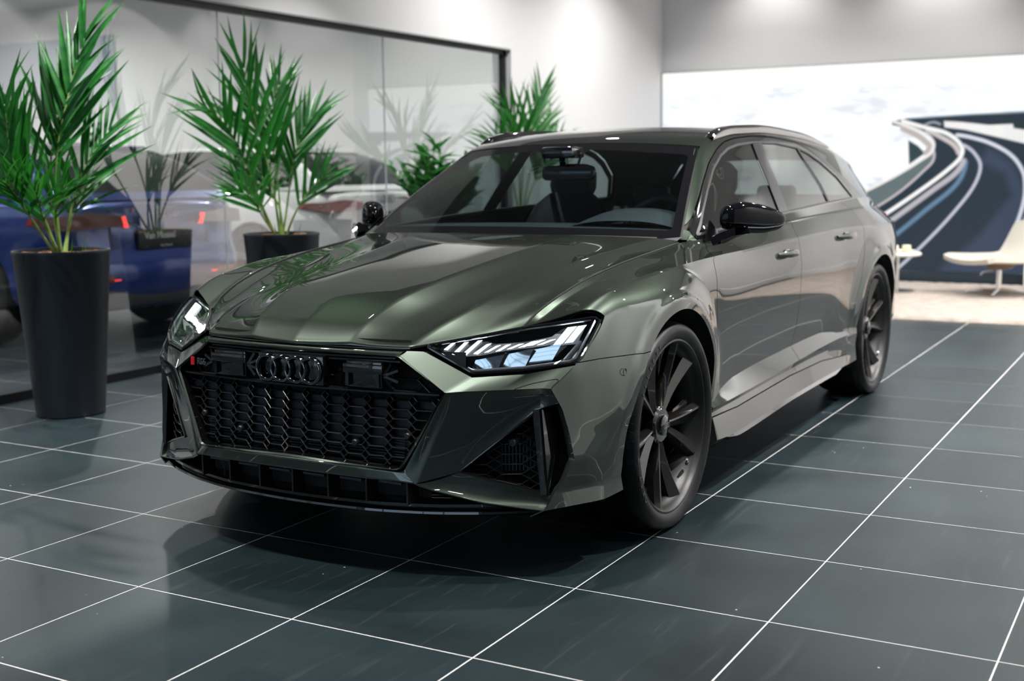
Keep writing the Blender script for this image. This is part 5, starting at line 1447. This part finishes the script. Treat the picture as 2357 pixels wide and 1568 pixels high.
# ------------------------------------------------------------------ cars in the neighbouring hall, tails towards the glass
M_dglass = mat('dark_car_glass', (.006, .008, .010), .04, coat=.3)
M_trim = mat('dark_trim', (.02, .02, .022), .5)
M_redl = mat('lamp_red', (.22, .006, .008), .1, coat=1.0)
M_redon = mat('lamp_red_lit', (.6, .02, .02), .2, emis=(1, .05, .05), emis_s=4.0)
M_white_rim = mat('silver_rim', (.45, .46, .48), .3, metal=.8)
def suv(cx, ry, paint, label, lit, plate):
    t = empty('parked_suv', (cx, ry, 0)); tag(t, label, 'car', 'cars parked behind the glass')
    Ls = np.r_[np.linspace(0, .35, 10), np.linspace(.45, 4.5, 34), np.linspace(4.6, 4.9, 7)]
    wf = lambda L: ip(L, [0, .04, .12, .3, .7, 2.0, 3.6, 4.3, 4.7, 4.9], [.78, .86, .91, .945, .965, .955, .965, .94, .86, .70])
    deck = lambda L: ip(L, [0, .1, .3, 1.2, 2.6, 3.5, 4.0, 4.6, 4.9], [1.02, 1.06, 1.08, 1.10, 1.07, 1.03, 1.0, .92, .80])
    rear = lambda z: ip(z, [.25, .40, .62, .78, .92, 1.02, 1.1], [.10, .015, .0, .075, .045, .06, .10])
    prof = [(0, .26, .86), (.0, .30, .93), (0, .42, .985), (0, .60, .975), (0, .72, .985), (0, .86, .995), (0, .95, .985), (1, -.03, .955), (1, .0, .86), (1, .012, .0)]
    secs = []
    for L in Ls:
        r = []
        for k, z, f in prof:
            zz = z if k == 0 else deck(L) + z
            zz = min(zz, deck(L) + .012)
            r.append((wf(L) * f, -L - rear(zz) * max(0, 1 - L / .5), zz))
        secs.append(r)
    S_ = np.array(secs)                                    # (L, profile, 3)
    G_ = across(np.transpose(S_, (1, 0, 2)), [3] * 9, creases=(1, 7))
    V, F = gridmesh(G_)
    hubsL = (.98, 3.92)
    cut = lambda V: np.maximum(np.minimum.reduce([np.hypot(V[:, 1] + h, V[:, 2] - .37) for h in hubsL]) - .40, .80 - np.abs(V[:, 0]))
    V, F = clip(V, F, cut(V))
    mb = MB(); mb.add(V, F)
    # closed tail
    tail = G_[:, 0]; cap = np.stack([tail * [t_, 1, 1] - np.array((0, -.05 * (1 - t_ * t_), 0)) for t_ in np.linspace(0, 1, 9)], 0); mb.grid(cap)
    nose = G_[:, -1]; mb.grid(np.stack([nose * [t_, 1, 1] - np.array((0, .06 * (1 - t_ * t_), 0)) for t_ in np.linspace(0, 1, 9)], 0))
    n = len(mb.v); mb.v += [(-x, y, z) for x, y, z in mb.v]; mb.f += [tuple(i + n for i in f)[::-1] for f in mb.f]; mb.m += mb.m
    body = mb.build('body', paint, t, sharp=50)
    # greenhouse
    zr = lambda L: ip(L, [.10, .25, .45, .7, 1.0, 1.5, 2.2, 2.7, 3.1, 3.62], [1.07, 1.20, 1.345, 1.445, 1.50, 1.53, 1.535, 1.48, 1.33, 1.05])
    Lg = np.r_[np.linspace(.10, 1.2, 16), np.linspace(1.3, 3.62, 24)]; g = []
    for L in Lg:
        zt = zr(L); zb = min(deck(L), zt - .005); k = np.clip((zt - zb) / .45, 0, 1)
        wb = .88; wt = wb - .26 * k
        g.append([(wb, -L, zb), (wb - .10 * k, -L, zb + (zt - zb) * .5), (wt + .03, -L, zb + (zt - zb) * .9), (wt - .05, -L, zt), (wt * .5, -L, zt + .015 * k), (0, -L, zt + .02 * k)])
    Gg = across(np.transpose(np.array(g), (1, 0, 2)), [5, 5, 3, 4, 4])
    V, F = gridmesh(Gg)
    par_ = np.array([(j, Lg[i]) for j in range(Gg.shape[0]) for i in range(len(Lg))])
    sideglass = np.minimum.reduce([10.3 - par_[:, 0], par_[:, 0] - .6, (par_[:, 1] - .52) * 10, (3.35 - par_[:, 1]) * 10])
    rearglass = np.minimum.reduce([(.98 - par_[:, 1]) * 10, par_[:, 0] - 11.4, (par_[:, 1] - .16) * 40])
    fg = np.maximum(sideglass, rearglass)
    for nm, ff, mm in (('glazing', fg, M_dglass), ('roof', -fg, paint)):
        v, f = clip(V, F, ff); mb = MB(); mb.add(v, f); n = len(mb.v); mb.v += [(-x, y, z) for x, y, z in mb.v]; mb.f += [tuple(i + n for i in f_)[::-1] for f_ in mb.f]; mb.m += mb.m
        mb.build(nm, mm, t, sharp=50)
    # roof spoiler, bumper insert, lamps
    mb = MB(); mb.box((0, -.80, 1.475), (1.06, .22, .022), bev=.008); mb.build('spoiler', paint, t)
    mb = MB(); mb.box((0, -.04, .36), (1.50, .10, .17), bev=.03); mb.build('rear_diffuser', M_trim, t)
    mb = MB(); mb.box((0, -.035, .80), (1.02, .05, .20), bev=.02); mb.build('tailgate_recess', paint, t)
    for s_ in (1, -1):
        lamp = empty('tail_lamp', parent=t)
        def ring(o): return [(s_ * .36, -.005 + o, .885), (s_ * .40, -.0 + o, .955), (s_ * .70, -.01 + o, .985), (s_ * .90, -.07 + o, .965), (s_ * .945, -.30 + o, .955), (s_ * .955, -.34 + o, .905), (s_ * .90, -.06 + o, .865), (s_ * .70, .0 + o, .875)]
        a = np.array(ring(.022)); b = np.array(ring(-.05)); mb = MB(); mb.prism(a, (0, -.06, 0)); mb.build('lamp_lens', M_redl, lamp, sharp=30)
        if lit:
            mb = MB(); mb.prism([(s_ * .365, .026, .870), (s_ * .395, .026, .870), (s_ * .425, .026, .950), (s_ * .395, .026, .955)], (0, -.02, 0)); mb.build('light_blade', M_redon, lamp, smooth=False)
        mb = MB(); mb.box((s_ * .62, .012, .500), (.26, .03, .05), bev=.008); mb.build('reflector', M_redl, t)
        if lit: 
            mb = MB(); mb.box((s_ * .50, .028, .492), (.055, .01, .008)); mb.build('reflector_strip', M_redon, t, smooth=False)
        mb = MB(); mb.box((s_ * .985, -1.55, .93), (.02, .20, .028), bev=.008); mb.build('door_handle', paint, t)
        mb = MB(); mb.lathe([(0, 0), (.035, 0), (.04, .01), (.04, .5)], 20, (s_ * .60, -.08, .38), 'y')
    # wheels
    for h in hubsL:
        for s_ in (1, -1):
            w = empty('wheel', (s_ * .84, -h, .36), parent=t)
            mb = MB(); mb.lathe([(.25, -.12), (.30, -.125), (.345, -.11), (.36, -.08), (.36, .08), (.345, .11), (.30, .125), (.25, .12)], 48, axis='x'); mb.build('tyre', M_rubber, w)
            mb = MB(); mb.lathe([(.255, s_ * .12), (.262, s_ * .10), (.24, s_ * .06), (.24, -s_ * .1)], 48, axis='x'); mb.lathe([(0, s_ * .08), (.05, s_ * .085), (.06, s_ * .06)], 24, axis='x')
            for k in range(5):
                a = 2 * math.pi * k / 5 + .3
                mb.beam((s_ * .075, .04 * math.cos(a), .04 * math.sin(a)), (s_ * .10, .25 * math.cos(a), .25 * math.sin(a)), .05, .03, up=(1, 0, 0))
            mb.build('rim', M_white_rim, w, sharp=30)
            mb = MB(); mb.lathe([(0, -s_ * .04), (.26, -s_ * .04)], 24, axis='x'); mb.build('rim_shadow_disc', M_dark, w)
    for i in range(4):
        mb = MB(); cxr = (i - 1.5) * .052
        V_ = []
        for j in range(24):
            an = 2 * math.pi * j / 24; V_.append((cxr + .036 * math.cos(an), .045, .975 + .036 * math.sin(an)))
        mb.tube(V_, .005, 6, closed=True); mb.build('ring', mat('badge_grey', (.10, .10, .11), .3, metal=.6) if 'badge_grey' not in bpy.data.materials else bpy.data.materials['badge_grey'], t)
    pl = empty('number_plate', parent=t)
    mb = MB(); mb.box((0, .012, .775), (.55, .025, .150), bev=.008); mb.build('plate_holder', mat('plate_black', (.012, .012, .012), .4), pl)
    if plate:
        M_w = mat('plate_white_print', (.75, .75, .75), .5); M_g2 = mat('plate_grey_print', (.18, .18, .18), .5)
        Mt = lambda x, z: Matrix(((-1, 0, 0, x), (0, 0, 1, .0255), (0, 1, 0, z), (0, 0, 0, 1)))
        text_mesh('plate_name', 'Van Mossel', .068, M_w, pl, .0006, Mt(.215, .800), bold=.0016, align='LEFT')
        text_mesh('plate_name_tail', 'USED CARS', .046, M_g2, pl, .0006, Mt(-.045, .803), align='LEFT')
        text_mesh('plate_small_name', 'Van Mossel', .026, M_w, pl, .0006, Mt(0, .722))
        for x in (.2, -.2): text_mesh('plate_small_mark', 'van', .020, M_g2, pl, .0006, Mt(x, .722))
    return t
M_blue = mat('blue_car_paint', (.006, .035, .24), .25, metal=.4, coat=1.0)
M_whitep = mat('white_car_paint', (.72, .73, .73), .3, coat=1.0)
suv(-2.92, -4.42, M_blue, 'dark blue SUV with lit red tail lamps behind the glass wall', True, True)
suv(-6.60, -4.98, M_whitep, 'white SUV with dark red tail lamps further back behind the glass wall', False, False)
# poster in the hall
poster = empty('wall_poster', (0, 0, 0)); tag(poster, 'pale blue poster with a walking figure on the wall behind the glass', 'poster')
M_post = mat('poster_print', (.35, .42, .50), .5)
gt = nd(M_post, 'ShaderNodeTexCoord'); gs = nd(M_post, 'ShaderNodeSeparateXYZ'); gr = nd(M_post, 'ShaderNodeValToRGB'); gm = nd(M_post, 'ShaderNodeMapRange')
gm.inputs['From Min'].default_value = 1.6; gm.inputs['From Max'].default_value = 3.4; ln(M_post, gt.outputs['Object'], gs.inputs[0]); ln(M_post, gs.outputs['Z'], gm.inputs[0]); ln(M_post, gm.outputs[0], gr.inputs[0])
gr.color_ramp.elements[0].color = (.62, .60, .60, 1); gr.color_ramp.elements[1].color = (.26, .34, .42, 1); e_ = gr.color_ramp.elements.new(.45); e_.color = (.45, .46, .50, 1); ln(M_post, gr.outputs[0], bsdf(M_post).inputs['Base Color'])
mb = MB(); mb.box((XMIN + .012, -13.7, 2.5), (.024, 3.0, 1.78)); mb.build('poster_panel', M_post, poster, smooth=False)
fig = [(-12.83,2.20),(-12.74,2.22),(-12.70,2.40),(-12.72,2.55),(-12.78,2.62),(-12.77,2.70),(-12.83,2.75),(-12.89,2.72),(-12.92,2.60),(-12.95,2.50),(-12.92,2.40),(-12.90,2.28)]
mb = MB(); mb.prism([(XMIN + .0245, y, z) for y, z in fig], (.001, 0, 0)); mb.build('printed_figure', mat('figure_print', (.13, .14, .17), .6), poster, smooth=False)
hair = [(-12.78,2.62),(-12.77,2.70),(-12.83,2.755),(-12.89,2.73),(-12.945,2.60),(-12.95,2.47),(-12.88,2.52),(-12.86,2.60)]
mb = MB(); mb.prism([(XMIN + .0256, y, z) for y, z in hair], (.001, 0, 0)); mb.build('printed_hair', mat('hair_print', (.20, .13, .09), .6), poster, smooth=False)
# ------------------------------------------------------------------ rug, chair, table
M_rug = mat('cream_rug', (.78, .66, .56), .95, sheen=.3); noise_color(M_rug, (.34, .275, .23), (.50, .42, .36), 9, 6, .3, .7); bump(M_rug, 130, .9, .02)
g = []
rr2 = np.random.RandomState(8)
xs_, ys_ = np.linspace(-9.55, -6.38, 120), np.linspace(-1.6, 3.2, 170)
Zr = .022 + .010 * rr2.rand(120, 170); Zr[0] = Zr[-1] = 0.0; Zr[:, 0] = Zr[:, -1] = 0.0
Xr, Yr_ = np.meshgrid(xs_, ys_, indexing='ij'); Xr = Xr + (rr2.rand(120, 170) - .5) * .014; Yr_ = Yr_ + (rr2.rand(120, 170) - .5) * .014
mb = MB(); mb.grid(np.stack([Xr, Yr_, Zr], -1)[:, ::-1]); rug = mb.build('rug', M_rug, None, sharp=None)
tag(rug, 'cream long-pile rug in front of the road mural', 'rug')
M_cream = mat('cream_leather', (.52, .49, .43), .42); bump(M_cream, 90, .05, .002)
M_alu = mat('polished_aluminium', (.75, .75, .76), .2, metal=1)
chair = empty('lounge_chair', (-8.45, .80, .033), math.radians(-48)); tag(chair, 'cream leather swivel lounge chair on a four-star base in front of the mural', 'chair')
# local frame: seat spreads along y, back towards -x
def shell(name, rowsp, mtl, th):
    G_ = across(np.array(rowsp), [8] * (len(rowsp) - 1)); V, F = gridmesh(G_); V, F = thicken(V, F, th, (5, 0, 3)); return mesh_obj(name, V, F, mtl, chair, sharp=60)
def crow(x, z, w, dip, n=21): return [(x - .03 * abs(t)**2, w * t, z + dip * t * t) for t in np.linspace(-1, 1, n)]
shell('seat_shell', [crow(.40, .335, .36, .03), crow(.32, .350, .38, .03), crow(.08, .335, .39, .035), crow(-.14, .330, .38, .04), crow(-.22, .355, .36, .03)], M_cream, .045)
shell('backrest', [crow(-.19, .345, .36, .02), crow(-.25, .44, .36, .01), crow(-.31, .58, .345, .0), crow(-.35, .675, .33, -.008), crow(-.355, .69, .32, -.01)], M_cream, .035)
mb = MB(); mb.lathe([(.02, .23), (.10, .245), (.16, .285), (.16, .29), (0, .29)], 28); mb.build('seat_bracket', mat('brown_bracket', (.20, .14, .09), .5), chair)
mb = MB(); mb.lathe([(0, .03), (.024, .03), (.024, .25), (0, .25)], 20); mb.build('column', M_alu, chair)
mb = MB(); mb.tube([(.03, -.05, .225), (.06, -.16, .20), (.07, -.19, .17)], .009, 8); mb.build('lever', M_alu, chair)
for k in range(4):
    a = math.radians(45 + 90 * k); mb = MB()
    mb.tube([(0, 0, .04), (.14 * math.cos(a), .14 * math.sin(a), .03), (.30 * math.cos(a), .30 * math.sin(a), .012)], [.022, .017, .012], 8); mb.build('base_arm', M_alu, chair)
table = empty('side_table', (-8.42, -.14, .033)); tag(table, 'small round white side table partly hidden behind the green car', 'table')
mb = MB(); mb.lathe([(0, .345), (.20, .345), (.225, .352), (.23, .365), (.225, .378), (.20, .385), (0, .385)], 48); mb.build('table_top', mat('white_lacquer', (.85, .84, .82), .25), table)
mb = MB(); mb.lathe([(.022, .02), (.022, .35)], 20); mb.build('column', M_alu, table)
mb = MB(); mb.lathe([(0, 0), (.16, 0), (.165, .008), (.03, .022), (0, .022)], 40); mb.build('foot', M_alu, table)
M_item = mat('pale_ceramic', (.80, .76, .62), .35)
def tray():
    t = empty('tray', (-8.42, -.12, .418)); tag(t, 'pale tray on the small white side table', 'tray')
    mb = MB(); mb.lathe([(0, 0), (.13, 0), (.15, .012), (.153, .016), (.148, .016), (.125, .006), (0, .006)], 40); mb.build('dish', M_item, t)
    return t
tray()
for k, (dx, dy, r_, lb) in enumerate(((.03, -.05, .045, 'round pale candle at the left of the tray on the side table'), (-.03, .06, .042, 'round greenish candle at the right of the tray on the side table'))):
    mb = MB(); mb.lathe([(0, 0), (r_ * .9, 0), (r_, .01), (r_, .05), (r_ * .9, .058), (r_ * .7, .052), (0, .05)], 28, (-8.42 + dx, -.12 + dy, .4245)); o = mb.build('candle', mat('candle_wax_%d' % k, ((.86, .80, .66), (.70, .72, .52))[k], .5), None)
    tag(o, lb, 'candle', 'candles on the side table')
